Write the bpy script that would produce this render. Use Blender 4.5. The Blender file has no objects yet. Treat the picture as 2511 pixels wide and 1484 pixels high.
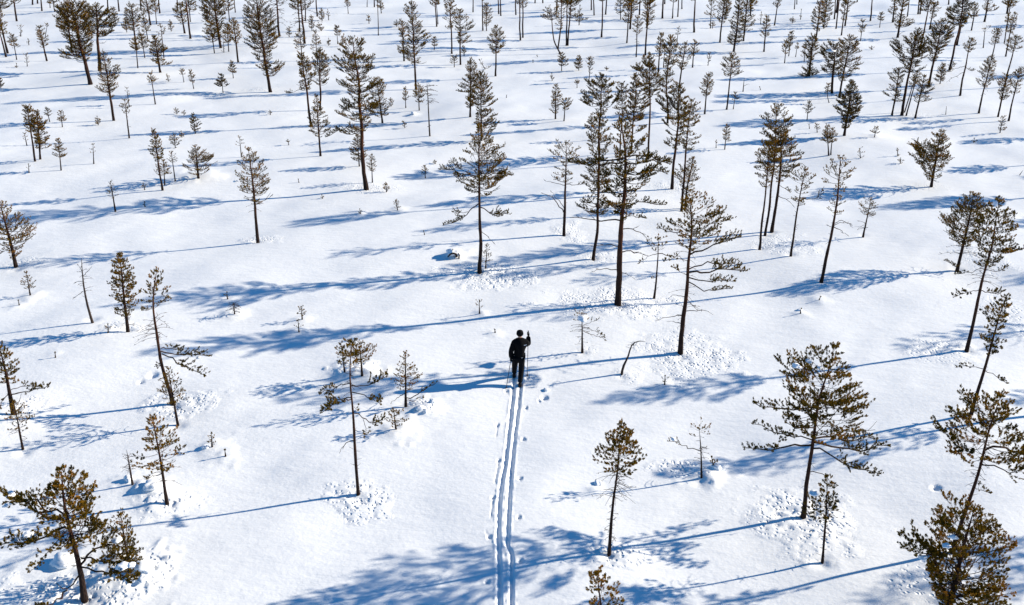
import bpy, math, random
import numpy as np
from mathutils import Vector

# ------------------------------------------------------------------ camera, sky, sun, exposure
scene = bpy.context.scene
COL = scene.collection
CAM_H = 13.8
PITCH = math.radians(24.5)
FPX = 2170.0                       # focal length in units of a 2511 px wide picture
cam = bpy.data.cameras.new('camera'); cam_o = bpy.data.objects.new('camera', cam); COL.objects.link(cam_o)
cam.sensor_width = 36.0; cam.lens = FPX / 2511 * 36.0
cam.clip_start = 0.1; cam.clip_end = 6000
cam_o.location = (0, 0, CAM_H); cam_o.rotation_euler = (math.pi / 2 - PITCH, 0, 0)
scene.camera = cam_o
SUN_AZ = math.radians(75.5)        # clockwise from the view direction (+Y)
SUN_EL = math.radians(22.5)
world = bpy.data.worlds.new('World'); scene.world = world; world.use_nodes = True
wn = world.node_tree; wn.nodes.clear()
sky = wn.nodes.new('ShaderNodeTexSky'); sky.sky_type = 'NISHITA'; sky.sun_disc = False
sky.sun_elevation = SUN_EL; sky.sun_rotation = SUN_AZ
sky.air_density = 1.0; sky.dust_density = 0.15; sky.ozone_density = 8.0; sky.altitude = 300
bg = wn.nodes.new('ShaderNodeBackground'); bg.inputs['Strength'].default_value = 0.092
wo = wn.nodes.new('ShaderNodeOutputWorld')
hs = wn.nodes.new('ShaderNodeHueSaturation'); hs.inputs['Saturation'].default_value = 1.12; hs.inputs['Hue'].default_value = 0.493
wn.links.new(sky.outputs[0], hs.inputs['Color']); wn.links.new(hs.outputs[0], bg.inputs[0]); wn.links.new(bg.outputs[0], wo.inputs[0])
sun = bpy.data.lights.new('sun', 'SUN'); sun.energy = 5.0; sun.angle = math.radians(0.6); sun.color = (1.0, 0.895, 0.72)
sun_o = bpy.data.objects.new('sun', sun); COL.objects.link(sun_o)
sdir = Vector((math.sin(SUN_AZ) * math.cos(SUN_EL), math.cos(SUN_AZ) * math.cos(SUN_EL), math.sin(SUN_EL)))
sun_o.rotation_euler = sdir.to_track_quat('Z', 'Y').to_euler(); sun_o.location = (60, 20, 40)
vs = scene.view_settings
scene.display_settings.display_device = 'sRGB'
vs.view_transform = 'Standard'; vs.look = 'None'; vs.gamma = 1; vs.use_curve_mapping = False; vs.exposure = 0.66
scene.cycles.max_bounces = 6; scene.cycles.diffuse_bounces = 3; scene.cycles.transparent_max_bounces = 4

# ------------------------------------------------------------------ helpers
def ray(px, py):
    xc = (px - 1255.5) / FPX; yc = -(py - 742.0) / FPX
    return np.array([xc, math.cos(PITCH) + yc * math.sin(PITCH), -math.sin(PITCH) + yc * math.cos(PITCH)])
def flat(px, py):
    d = ray(px, py); t = CAM_H / -d[2]
    return d[0] * t, d[1] * t
def on_plane(px, py, Y):
    d = ray(px, py); t = Y / d[1]
    return np.array([d[0] * t, Y, CAM_H + d[2] * t])
def zdepth(x, y, z=0.0):
    return y * math.cos(PITCH) + (CAM_H - z) * math.sin(PITCH)

def _hash(ix, iy, seed):
    n = (ix.astype(np.int64) * 374761393 + iy.astype(np.int64) * 668265263 + seed * 1442695041) & 0x7fffffff
    n = ((n ^ (n >> 13)) * 1274126177) & 0x7fffffff
    n = (n ^ (n >> 16)) & 0xffff
    return n / 65535.0
def vnoise(x, y, seed=0):
    x = np.asarray(x, float); y = np.asarray(y, float)
    ix = np.floor(x); iy = np.floor(y); fx = x - ix; fy = y - iy
    ux = fx * fx * fx * (fx * (fx * 6 - 15) + 10); uy = fy * fy * fy * (fy * (fy * 6 - 15) + 10)
    a = _hash(ix, iy, seed); b = _hash(ix + 1, iy, seed); c = _hash(ix, iy + 1, seed); d = _hash(ix + 1, iy + 1, seed)
    return (a + (b - a) * ux) * (1 - uy) + (c + (d - c) * ux) * uy - 0.5

PITS = []      # (x, y, rx, ry, strength)   snow pocked by clumps fallen from the crowns
HUMPS = []     # (x, y, r, h)
WELLS = []     # (x, y, r, depth)
TRACKS = []    # polylines (N,2) with width, depth
HOLES = []     # (x, y, r)
DRAGS = []     # polylines of pole drags
def base_h(x, y):
    """large, soft relief of the wind-packed snow"""
    c, s = math.cos(0.5), math.sin(0.5)
    u = x * c + y * s; v = -x * s + y * c
    h = 0.38 * vnoise(u / 7.5 + 3.1, v / 6.0, 1) + 0.115 * vnoise(u / 2.9, v / 2.2 + 7, 2)
    h = h + 0.026 * vnoise(u / 1.1, v / 0.75, 3)
    far = np.clip((y - 60) / 160.0, 0, 1)
    return h + far * 0.5 * vnoise(x / 31.0, y / 27.0, 5)
def ground_h(x, y):
    x = np.atleast_1d(np.asarray(x, float)); y = np.atleast_1d(np.asarray(y, float))
    h = base_h(x, y)
    for (a, b, r, k) in HUMPS:
        m = (np.abs(x - a) < 2.2 * r) & (np.abs(y - b) < 2.2 * r)
        if m.any():
            d2 = ((x[m] - a) ** 2 + (y[m] - b) ** 2) / (r * r); h[m] += 0.36 * k * np.exp(-d2 * 1.4 * (1 + 1.1 * vnoise(x[m] * 2.3, y[m] * 2.3, 31) + 0.6 * vnoise(x[m] * 6, y[m] * 6, 32)))
    return h
def at(px, py):
    x, y = flat(px, py)
    for _ in range(6):
        h = float(ground_h(x, y)[0]); d = ray(px, py); t = (CAM_H - h) / -d[2]; x, y = d[0] * t, d[1] * t
    return np.array([x, y, float(ground_h(x, y)[0])])

# ------------------------------------------------------------------ mesh helpers
def new_mesh(name, verts, faces_list, mat, attrs=None, smooth=False):
    """faces_list: list of int arrays (n,k)"""
    me = bpy.data.meshes.new(name)
    verts = np.asarray(verts, np.float32).reshape(-1, 3)
    loops = np.concatenate([f.reshape(-1) for f in faces_list]).astype(np.int32)
    tot = np.concatenate([np.full(len(f), f.shape[1], np.int32) for f in faces_list])
    start = np.concatenate([[0], np.cumsum(tot)[:-1]]).astype(np.int32)
    me.vertices.add(len(verts)); me.vertices.foreach_set('co', verts.ravel())
    me.loops.add(len(loops)); me.loops.foreach_set('vertex_index', loops)
    me.polygons.add(len(tot)); me.polygons.foreach_set('loop_start', start)
    me.update(calc_edges=True)
    if attrs:
        for k, v in attrs.items():
            a = me.attributes.new(k, 'FLOAT', 'POINT'); a.data.foreach_set('value', np.asarray(v, np.float32))
    me.polygons.foreach_set('use_smooth', np.full(len(tot), smooth))
    me.materials.append(mat)
    return me
def link(name, me, parent=None, loc=(0, 0, 0), **props):
    o = bpy.data.objects.new(name, me); COL.objects.link(o); o.location = loc
    if parent is not None: o.parent = parent
    for k, v in props.items():
        if v: o[k] = v
    return o
def thing(name, label, cat, loc, group=None):
    o = bpy.data.objects.new(name, None); COL.objects.link(o); o.location = loc
    o.empty_display_size = 0.3
    o['label'] = label; o['category'] = cat
    if group: o['group'] = group
    return o
def frames(d):
    d = d / np.maximum(np.linalg.norm(d, axis=1, keepdims=True), 1e-9)
    ref = np.where(np.abs(d[:, 2:3]) > 0.9, np.array([[1.0, 0, 0]]), np.array([[0, 0, 1.0]]))
    u = np.cross(d, ref); u /= np.maximum(np.linalg.norm(u, axis=1, keepdims=True), 1e-9)
    return d, u, np.cross(d, u)
def frustums(segs, k=3):
    """segs (n,8): p0 p1 r0 r1 -> verts, quads"""
    s = np.asarray(segs, float); n = len(s)
    _, u, v = frames(s[:, 3:6] - s[:, 0:3])
    a = np.arange(k) * 2 * math.pi / k
    ring = u[:, None, :] * np.cos(a)[None, :, None] + v[:, None, :] * np.sin(a)[None, :, None]
    lo = s[:, None, 0:3] + ring * s[:, None, 6:7]; hi = s[:, None, 3:6] + ring * s[:, None, 7:8]
    V = np.concatenate([lo, hi], 1).reshape(-1, 3)
    i = np.arange(k); j = (i + 1) % k
    q = np.stack([i, j, j + k, i + k], 1)[None] + (np.arange(n) * 2 * k)[:, None, None]
    return V, q.reshape(-1, 4)
def tube(pts, rad, k=9, rng=None, rough=0.0):
    pts = np.asarray(pts, float); n = len(pts)
    t = np.gradient(pts, axis=0); _, u, v = frames(t)
    for i in range(1, n):           # keep frames aligned
        u[i] = u[i - 1] - t[i] * np.dot(u[i - 1], t[i]) / max(np.dot(t[i], t[i]), 1e-9); u[i] /= np.linalg.norm(u[i])
        v[i] = np.cross(t[i] / np.linalg.norm(t[i]), u[i])
    a = np.arange(k) * 2 * math.pi / k
    r = np.asarray(rad, float)[:, None] * np.ones((1, k))
    if rng is not None and rough: r = r * (1 + rough * (rng.random((n, k)) - 0.5))
    V = pts[:, None] + r[:, :, None] * (u[:, None] * np.cos(a)[None, :, None] + v[:, None] * np.sin(a)[None, :, None])
    V = V.reshape(-1, 3); i = np.arange(k); j = (i + 1) % k
    q = np.stack([i, j, j + k, i + k], 1)[None] + (np.arange(n - 1) * k)[:, None, None]
    top = len(V); V = np.vstack([V, pts[-1] + t[-1] * 0.02])
    cap = np.stack([i + (n - 1) * k, j + (n - 1) * k, np.full(k, top)], 1)
    return V, [q.reshape(-1, 4), cap]

# ------------------------------------------------------------------ materials
def mat(name):
    m = bpy.data.materials.new(name); m.use_nodes = True
    nt = m.node_tree; nt.nodes.clear(); out = nt.nodes.new('ShaderNodeOutputMaterial')
    return m, nt, out
def node(nt, t, **kw):
    n = nt.nodes.new(t)
    for k, v in kw.items():
        if k in n.inputs: n.inputs[k].default_value = v
        else: setattr(n, k, v)
    return n
def mixcol(nt, a, b, fac):
    m = nt.nodes.new('ShaderNodeMix'); m.data_type = 'RGBA'
    for s, val in ((0, fac), (6, a), (7, b)):
        if hasattr(val, 'links'): nt.links.new(val, m.inputs[s])
        else: m.inputs[s].default_value = val if s == 0 else (*val, 1)
    return m.outputs[2]
def simple(name, c, rough=0.6, noise=0.0, scale=30.0, metallic=0.0, spec=0.1):
    m, nt, out = mat(name); b = node(nt, 'ShaderNodeBsdfPrincipled', Roughness=rough, Metallic=metallic); b.inputs['Specular IOR Level'].default_value = spec
    b.inputs['Base Color'].default_value = (*c, 1)
    if noise:
        tc = node(nt, 'ShaderNodeTexCoord'); n = node(nt, 'ShaderNodeTexNoise', Scale=scale)
        nt.links.new(tc.outputs['Object'], n.inputs['Vector'])
        nt.links.new(mixcol(nt, tuple(v * (1 - noise) for v in c), tuple(min(1, v * (1 + noise)) for v in c), n.outputs['Fac']), b.inputs['Base Color'])
    nt.links.new(b.outputs[0], out.inputs[0]); return m

def snow_material():
    m, nt, out = mat('snow'); L = nt.links
    geo = node(nt, 'ShaderNodeNewGeometry'); P = geo.outputs['Position']
    b = node(nt, 'ShaderNodeBsdfPrincipled', Roughness=0.55)
    b.inputs['Specular IOR Level'].default_value = 0.25
    b.inputs['Sheen Weight'].default_value = 0.0
    n0 = node(nt, 'ShaderNodeTexNoise', Scale=0.55, Detail=4.0, Roughness=0.6); L.new(P, n0.inputs['Vector'])
    L.new(mixcol(nt, (0.85, 0.865, 0.88), (0.90, 0.91, 0.915), n0.outputs['Fac']), b.inputs['Base Color'])
    # wind ripples: stretched noise, plus grain, plus pocked crust where the attribute says so
    mp = node(nt, 'ShaderNodeMapping'); mp.inputs['Rotation'].default_value = (0, 0, -0.55); mp.inputs['Scale'].default_value = (0.8, 2.2, 1)
    L.new(P, mp.inputs['Vector'])
    r1 = node(nt, 'ShaderNodeTexNoise', Scale=1.6, Detail=5.0, Roughness=0.62); L.new(mp.outputs[0], r1.inputs['Vector'])
    g1 = node(nt, 'ShaderNodeTexNoise', Scale=8.5, Detail=2.5, Roughness=0.55); L.new(P, g1.inputs['Vector'])
    at_ = node(nt, 'ShaderNodeAttribute', attribute_name='pit')
    w = node(nt, 'ShaderNodeTexNoise', Scale=5.0, Detail=2.0); L.new(P, w.inputs['Vector'])
    wv = node(nt, 'ShaderNodeVectorMath', operation='MULTIPLY_ADD'); wv.inputs[1].default_value = (0.12, 0.12, 0.12)
    L.new(w.outputs['Color'], wv.inputs[0]); L.new(P, wv.inputs[2])
    vo = node(nt, 'ShaderNodeTexVoronoi', Scale=7.5); L.new(wv.outputs[0], vo.inputs['Vector'])
    vr = node(nt, 'ShaderNodeMapRange'); vr.inputs[1].default_value = 0.05; vr.inputs[2].default_value = 0.42; L.new(vo.outputs['Distance'], vr.inputs[0])
    pm = node(nt, 'ShaderNodeMath', operation='MULTIPLY'); L.new(vr.outputs[0], pm.inputs[0]); L.new(at_.outputs['Fac'], pm.inputs[1])
    b1 = node(nt, 'ShaderNodeBump', Strength=1.0, Distance=0.030); L.new(r1.outputs['Fac'], b1.inputs['Height'])
    b2 = node(nt, 'ShaderNodeBump', Strength=0.8, Distance=0.008); L.new(g1.outputs['Fac'], b2.inputs['Height']); L.new(b1.outputs[0], b2.inputs['Normal'])
    b3 = node(nt, 'ShaderNodeBump', Strength=0.9, Distance=0.045); L.new(pm.outputs[0], b3.inputs['Height']); L.new(b2.outputs[0], b3.inputs['Normal'])
    L.new(b3.outputs[0], b.inputs['Normal']); L.new(b.outputs[0], out.inputs[0])
    return m
SNOW = snow_material()
SNOWCAP = simple('packed_snow', (0.88, 0.90, 0.93), 0.6, 0.03, 8.0)

def needle_material():
    m, nt, out = mat('pine_needles'); L = nt.links
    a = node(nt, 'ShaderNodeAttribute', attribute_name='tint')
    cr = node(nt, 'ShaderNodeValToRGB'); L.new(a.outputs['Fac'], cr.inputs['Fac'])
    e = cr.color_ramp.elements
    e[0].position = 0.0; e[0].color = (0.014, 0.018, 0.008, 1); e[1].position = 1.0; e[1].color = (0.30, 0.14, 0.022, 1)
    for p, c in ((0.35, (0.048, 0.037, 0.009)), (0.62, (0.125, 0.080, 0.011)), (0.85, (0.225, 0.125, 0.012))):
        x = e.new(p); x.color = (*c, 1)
    d = node(nt, 'ShaderNodeBsdfDiffuse', Roughness=0.5); L.new(cr.outputs[0], d.inputs['Color'])
    t = node(nt, 'ShaderNodeBsdfTranslucent'); L.new(cr.outputs[0], t.inputs['Color'])
    mx = node(nt, 'ShaderNodeMixShader'); mx.inputs[0].default_value = 0.22
    L.new(d.outputs[0], mx.inputs[1]); L.new(t.outputs[0], mx.inputs[2]); L.new(mx.outputs[0], out.inputs[0])
    return m
NEEDLES = needle_material()
def bark_material():
    m, nt, out = mat('pine_bark'); L = nt.links
    tc = node(nt, 'ShaderNodeTexCoord'); sp = node(nt, 'ShaderNodeSeparateXYZ'); L.new(tc.outputs['Object'], sp.inputs[0])
    n = node(nt, 'ShaderNodeTexNoise', Scale=6.0, Detail=5.0); L.new(tc.outputs['Object'], n.inputs['Vector'])
    mp = node(nt, 'ShaderNodeMapping'); mp.inputs['Scale'].default_value = (30, 30, 9); L.new(tc.outputs['Object'], mp.inputs['Vector'])
    v = node(nt, 'ShaderNodeTexVoronoi', Scale=1.0); L.new(mp.outputs[0], v.inputs['Vector'])
    mr = node(nt, 'ShaderNodeMapRange'); mr.inputs[1].default_value = 1.4; mr.inputs[2].default_value = 4.2
    ad = node(nt, 'ShaderNodeMath', operation='MULTIPLY_ADD'); ad.inputs[1].default_value = 1.6; L.new(n.outputs['Fac'], ad.inputs[0]); L.new(sp.outputs[2], ad.inputs[2])
    L.new(ad.outputs[0], mr.inputs[0])
    low = mixcol(nt, (0.012, 0.007, 0.006), (0.036, 0.022, 0.018), v.outputs['Distance'])
    hi = mixcol(nt, (0.038, 0.015, 0.010), (0.110, 0.042, 0.020), n.outputs['Fac'])
    b = node(nt, 'ShaderNodeBsdfPrincipled', Roughness=0.9); b.inputs['Specular IOR Level'].default_value = 0.1; L.new(mixcol(nt, low, hi, mr.outputs[0]), b.inputs['Base Color'])
    bp = node(nt, 'ShaderNodeBump', Strength=0.8, Distance=0.02); L.new(v.outputs['Distance'], bp.inputs['Height']); L.new(bp.outputs[0], b.inputs['Normal'])
    L.new(b.outputs[0], out.inputs[0]); return m
BARK = bark_material()
TWIG = simple('twig_bark', (0.040, 0.020, 0.012), 0.85, 0.4, 9.0)
DEADWOOD = simple('dead_wood', (0.050, 0.036, 0.031), 0.85, 0.45, 14.0)
# ------------------------------------------------------------------ pines
S_FINAL = FPX * 1024 / 2511
def tufts(pos, dirs, size, tint, nb, rng, wide=0.30):
    """bottle-brush shoots: nb needle blades each, one triangle per blade"""
    n = len(pos); pos = np.asarray(pos); d, u, v = frames(np.asarray(dirs)); size = np.asarray(size)
    a = (np.arange(nb)[None] * 2.399 + rng.random((n, 1)) * 6.28)
    f = (np.arange(nb)[None] + 0.5) / nb * np.ones((n, 1))
    side = u[:, None] * np.cos(a)[..., None] + v[:, None] * np.sin(a)[..., None]
    tip = d[:, None] * (0.40 + 0.75 * f)[..., None] + side * (0.46 * (1.15 - 0.75 * f))[..., None]
    tip = tip * (0.85 + 0.3 * rng.random((n, nb, 1)))
    root = d[:, None] * (0.62 * f - 0.08)[..., None]
    tang = np.cross(tip - root, side + 0.6 * d[:, None]); tang /= np.maximum(np.linalg.norm(tang, axis=2, keepdims=True), 1e-6)
    sz = size[:, None, None]
    mid = root * 0.5 + tip * 0.5
    A = pos[:, None] + sz * root
    B = pos[:, None] + sz * (mid * 1.15 - mid * 0.0 + tang * wide * 0.55)
    Cc = pos[:, None] + sz * tip
    D = pos[:, None] + sz * (mid * 1.0 - tang * wide * 0.55)
    V = np.stack([A, B, Cc, D], 2).reshape(-1, 3)
    F = np.arange(n * nb * 4).reshape(-1, 4)
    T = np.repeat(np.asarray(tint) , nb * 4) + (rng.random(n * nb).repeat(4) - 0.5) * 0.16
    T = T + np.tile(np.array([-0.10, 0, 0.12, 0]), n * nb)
    return V, F, np.clip(T, 0, 1)

class Limb:
    def __init__(s): s.segs = []; s.tp = []; s.td = []; s.ts = []; s.tt = []; s.reach = 0
    def merge(s, o): s.segs += o.segs; s.tp += o.tp; s.td += o.td; s.ts += o.ts; s.tt += o.tt

def smooth_poly(P, n):
    P = np.asarray(P, float)
    if len(P) < 3:
        t = np.linspace(0, 1, n)[:, None]; return P[0] * (1 - t) + P[-1] * t
    k = np.concatenate([[0], np.cumsum(np.linalg.norm(np.diff(P, axis=0), axis=1))]); k /= k[-1]
    t = np.linspace(0, 1, n); out = np.stack([np.interp(t, k, P[:, i]) for i in range(3)], 1)
    for _ in range(2):
        out[1:-1] = 0.25 * out[:-2] + 0.5 * out[1:-1] + 0.25 * out[2:]
    return out

def grow(L, P, r0, r1, reach, start, tsz, rng, dens, s, green, foliage=True, rise=0.35, tint=0.5):
    """P polyline of a branch; twigs fork from it and carry needle shoots"""
    P = np.asarray(P); n = len(P)
    rr = np.linspace(r0, r1, n)
    for i in range(n - 1): L.segs.append([*P[i], *P[i + 1], rr[i], rr[i + 1]])
    seg = np.linalg.norm(np.diff(P, axis=0), axis=1); tot = seg.sum()
    cum = np.concatenate([[0], np.cumsum(seg)]) / tot
    spacing = max(0.075, 1.05 * tsz) * (1 + (0.40 if s < .05 else 0.15) * min(1, tot / 0.8)) / max(dens, 0.05)
    nt = max(1, int(tot * (1 - start) / spacing * (1.7 if foliage else 1.0)))
    for j in range(nt):
        t = start + (1 - start) * ((j + rng.random()) / nt)
        p = np.array([np.interp(t, cum, P[:, c]) for c in range(3)])
        i = min(n - 2, max(0, int(np.searchsorted(cum, t) - 1))); d = (P[i + 1] - P[i]) / max(seg[i], 1e-6)
        sd = np.cross(d, [0, 0, 1.0]); nn = np.linalg.norm(sd); sd = sd / nn if nn > 1e-3 else np.array([1.0, 0, 0])
        sg = 1 if (j % 2) else -1
        fwd = 0.45 + 0.55 * rng.random()
        dd = d * fwd + sd * sg * (0.25 + 0.75 * rng.random()) + np.array([0, 0, rise * (0.1 + 1.2 * rng.random())])
        dd /= np.linalg.norm(dd)
        ln = reach * (0.30 + 0.70 * rng.random()) * (1.15 - 0.65 * (t - start) / max(1 - start, 1e-3))
        ln = max(ln, tsz * 0.7)
        q = p + dd * ln * 0.55 + rng.normal(0, 0.05, 3) * ln
        e = q + (dd + np.array([0, 0, 0.35 * rise])) * ln * 0.45
        rt = max(0.0022, (0.17 if tsz > 0.08 else 0.10) * s) if foliage else max(0.0035, 0.22 * s)
        L.segs.append([*p, *q, rt * 1.25, rt]); L.segs.append([*q, *e, rt, rt * 0.55])
        if not foliage:
            if rng.random() < 0.6:
                q2 = p + dd * ln * 0.5; e2 = q2 + (dd + sd * sg * 0.8 * rng.random() - np.array([0, 0, 0.3])) * ln * 0.4
                L.segs.append([*q2, *e2, rt * 0.8, rt * 0.4])
            continue
        k = max(1, int(ln / (0.84 * tsz)))
        for m in range(k):
            f = 1.0 - (m + 0.25 * rng.random()) / max(k, 1) * 0.78
            b = p + (q - p) * (f / 0.55) if f < 0.55 else q + (e - q) * ((f - 0.55) / 0.45)
            u = dd * 0.75 + np.array([0, 0, 0.35 + 0.55 * rng.random()]) + rng.normal(0, 0.33, 3)
            L.tp.append(b + rng.normal(0, 0.16 * tsz, 3)); L.td.append(u); L.ts.append(tsz * (0.7 + 0.6 * rng.random()))
            L.tt.append(tint + rng.normal(0, 0.10))
    if foliage:
        L.tp.append(P[-1]); L.td.append(P[-1] - P[-2] + np.array([0, 0, 0.02])); L.ts.append(tsz * 1.15); L.tt.append(tint + 0.1)

def write_limb(L, base, parent, wood_name, s, nb, rng, woodmat, sides=3, leaf_name='needles', nest=True):
    w = None
    if L.segs:
        V, Q = frustums(L.segs, sides)
        w = link(wood_name, new_mesh(wood_name, V - base, [Q], woodmat), parent)
    if L.tp:
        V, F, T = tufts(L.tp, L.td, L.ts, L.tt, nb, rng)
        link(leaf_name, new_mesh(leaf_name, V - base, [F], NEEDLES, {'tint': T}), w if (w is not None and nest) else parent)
    return w

def prof_of(spec, by, ty):
    h = by - ty
    if isinstance(spec, str):
        kind = spec[0]; w, _, fr = spec[1:].partition(':'); w = float(w); fr = float(fr) if fr else None
        if kind == 'c':   # narrow pyramid of a young tree
            fr = fr or 0.85; return [(ty + 1, 1.5, 1.5), (ty + h * fr * .25, w * .40, w * .40), (ty + h * fr * .6, w * .85, w * .85), (ty + h * fr * .85, w, w), (ty + h * fr, w * .55, w * .55)]
        if kind == 'r':   # rounded head
            fr = fr or 0.55; return [(ty + 1, w * .25, w * .25), (ty + h * fr * .2, w * .7, w * .7), (ty + h * fr * .55, w, w), (ty + h * fr * .85, w * .85, w * .85), (ty + h * fr, w * .3, w * .3)]
        if kind == 's':   # ragged, two-tier
            fr = fr or 0.7; return [(ty + 1, w * .2, w * .2), (ty + h * fr * .25, w * .6, w * .5), (ty + h * fr * .45, w * .5, w * .7), (ty + h * fr * .6, w * .35, w * .3), (ty + h * fr * .8, w, w * .8), (ty + h * fr, w * .5, w * .9)]
    return [tuple(map(float, p)) for p in spec]

TREE_N = [0]
def pine(bx, by, tx, ty, prof, label, w=None, mid=(), bough=(), d=1.0, twigs=(), tint=0.5, name=None, cat=None,
         group=None, caps=(), well=None, stubs=True, lit=None, foliage=True, start=0.36):
    """bx,by foot and tx,ty top of the tree where the photograph shows them; prof: (height row, reach left, reach right)"""
    TREE_N[0] += 1; rng = np.random.default_rng(1000 + TREE_N[0] * 7)
    base = at(bx, by); Y = base[1]; Z = zdepth(base[0], Y); s = Z / S_FINAL; mpx = Z / FPX
    P = [base - np.array([0, 0, 0.25]), base]
    for (mx, my) in sorted(mid, key=lambda q: -q[1]): P.append(on_plane(mx, my, Y))
    P.append(on_plane(tx, ty, Y)); P = np.array(P)
    h = P[-1, 2] - base[2]
    if w is None: w = max(1.7, (0.045 + 0.013 * h) / mpx)
    r0 = 0.5 * w * mpx
    n = int(min(26, max(7, h / 0.28)))
    zz = np.concatenate([[P[0, 2]], np.linspace(base[2], P[-1, 2], n)])
    if len(mid) and np.any(np.diff(P[:, 2]) < 0.02):
        C = smooth_poly(P, n + 4)
    else:
        C = np.stack([np.interp(zz, P[:, 2], P[:, 0]), np.full(len(zz), Y), zz], 1)
        for _ in range(2): C[2:-1, 0] = .25 * C[1:-2, 0] + .5 * C[2:-1, 0] + .25 * C[3:, 0]
    wob = 0.012 * h * np.array([vnoise(C[:, 2] * 0.9, C[:, 2] * 0 + TREE_N[0], 11), vnoise(C[:, 2] * 0.9, C[:, 2] * 0 + TREE_N[0], 12)]).T
    C[2:, :2] += wob[2:] - wob[2]
    f = np.concatenate([[0], np.cumsum(np.linalg.norm(np.diff(C, axis=0), axis=1))]); f = np.clip((f - 0.25) / (f[-1] - 0.25), 0, 1)
    rad = r0 * 0.86 * (1 - f) ** 0.75 * (1 + 0.2 * np.exp(-f * 30)) + max(0.003, (0.20 if h > 1.9 else 0.12) * s)
    hpx = by - ty
    if Z > 45: d *= 1.25
    hero = Z < 46 and hpx > 100 and (name or '').find('sapling') < 0
    small = hpx < 60
    name = name or ('pine_sapling' if h < 1.9 else 'pine_tree')
    cat = cat or ('sapling' if h < 1.9 else 'pine tree')
    group = group or ('young pines poking out of the snow' if 'sapling' in name else 'pines scattered over the snowy bog')
    root = thing(name, label, cat, base, group)
    wood = BARK if foliage else DEADWOOD
    V, F = tube(C, rad, 9 if hero else (5 if small else 6), rng, 0.25)
    link('trunk', new_mesh('trunk', V - base, F, wood, smooth=True), root)
    tsz = max(0.072, 1.42 * s) if h > 1.9 else max(0.050, 1.05 * s)
    nb = 9 if Z < 34 else (7 if Z < 60 else 5)
    limbs = []; rest = Limb()
    def trunk_at(z):
        return np.array([np.interp(z, C[:, 2], C[:, 0]), np.interp(z, C[:, 2], C[:, 1]), z])
    if foliage and prof:
        pr = prof_of(prof, by, ty); pz = np.array([on_plane(tx, p[0], Y)[2] for p in pr])[::-1]
        pL = np.array([p[1] for p in pr])[::-1] * mpx; pR = np.array([p[2] for p in pr])[::-1] * mpx
        z = P[-1, 2] - 0.3 * tsz; az0 = rng.random() * 6.28
        dz = max(0.24 if h > 3.5 else 0.16, 2.3 * tsz)
        ztop, zbot = pz[-1], pz[0]
        while z > zbot:
            fr = (ztop - z) / max(ztop - zbot, 0.1)
            l = np.interp(z, pz, pL); r = np.interp(z, pz, pR)
            if max(l, r) > 0.6 * tsz:
                nbr = max(2, int(round((5.0 + 2.2 * rng.random()) * min(1.3, max(0.6, d)) * min(1.25, 0.75 + 0.25 * max(l, r) / 0.7))))
                az0 += 0.8
                for b in range(nbr):
                    az = az0 + 2 * math.pi * (b + 0.5 * rng.random()) / nbr
                    ca = math.cos(az); c = abs(ca)
                    ext = (r if ca > 0 else l) * c + 0.5 * (l + r) * (1 - c)
                    nz = 2 * float(vnoise(math.cos(az) * 1.4 + TREE_N[0] * 3.7, z * 1.3 + math.sin(az) * 1.4, 91))
                    ln = ext * min(1.1, (0.66 + 0.40 * rng.random() + 0.30 * nz))
                    if nz < -0.62 and ext > 0.5: continue
                    if ln < 0.5 * tsz: ln = 0.5 * tsz
                    e = math.radians((42 - 40 * min(1, max(0, fr) * 1.5) ** 0.8 - 8 * max(0, fr - .6)) + rng.normal(0, 10))
                    u = np.array([math.cos(az), math.sin(az), 0]); pv = np.array([-u[1], u[0], 0])
                    za = min(z - ln * math.tan(e) * 0.55 + rng.normal(0, 0.28) * dz, P[-1, 2] - 0.02)
                    za = max(za, base[2] + 0.12 * h * 0.3)
                    a = trunk_at(za); t = np.linspace(0, 1, 5)
                    bend = rng.normal(0, 0.13)
                    B = a + np.outer(t, u) * ln + np.outer(t ** 2, pv) * ln * bend
                    B[:, 2] += ln * (math.tan(e) * 0.75 * t + 0.17 * t ** 2.5 - (0.10 * fr) * np.sin(t * math.pi))
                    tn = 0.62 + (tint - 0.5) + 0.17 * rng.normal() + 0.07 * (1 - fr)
                    rb = max(0.24 * s * (0.5 if ln < 0.5 else 1), min(0.30 * np.interp(za, C[:, 2], rad), 0.012 + 0.016 * ln))
                    lm = Limb(); lm.reach = ln
                    st = (start + 0.14 * min(1, ln / 1.2)) if ln > 0.4 else 0.18
                    leafy = not (fr > 0.5 and rng.random() < 0.12)
                    grow(lm, B, rb, 0.45 * rb, min(0.44 * ln, 0.55), st, tsz, rng, d if leafy else 0.5, s, True, tint=tn, foliage=leafy)
                    limbs.append(lm)
            z -= dz * (0.75 + 0.5 * rng.random()) / max(0.55, min(1.25, d)) ** 0.5
        lm = Limb(); tip = C[-1]
        for _ in range(5): lm.tp.append(tip - np.array([0, 0, rng.random() * 0.8 * tsz])); lm.td.append(np.array([rng.normal(0, .5), rng.normal(0, .5), 1.0])); lm.ts.append(tsz); lm.tt.append(tint + 0.1)
        rest.merge(lm)
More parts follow.
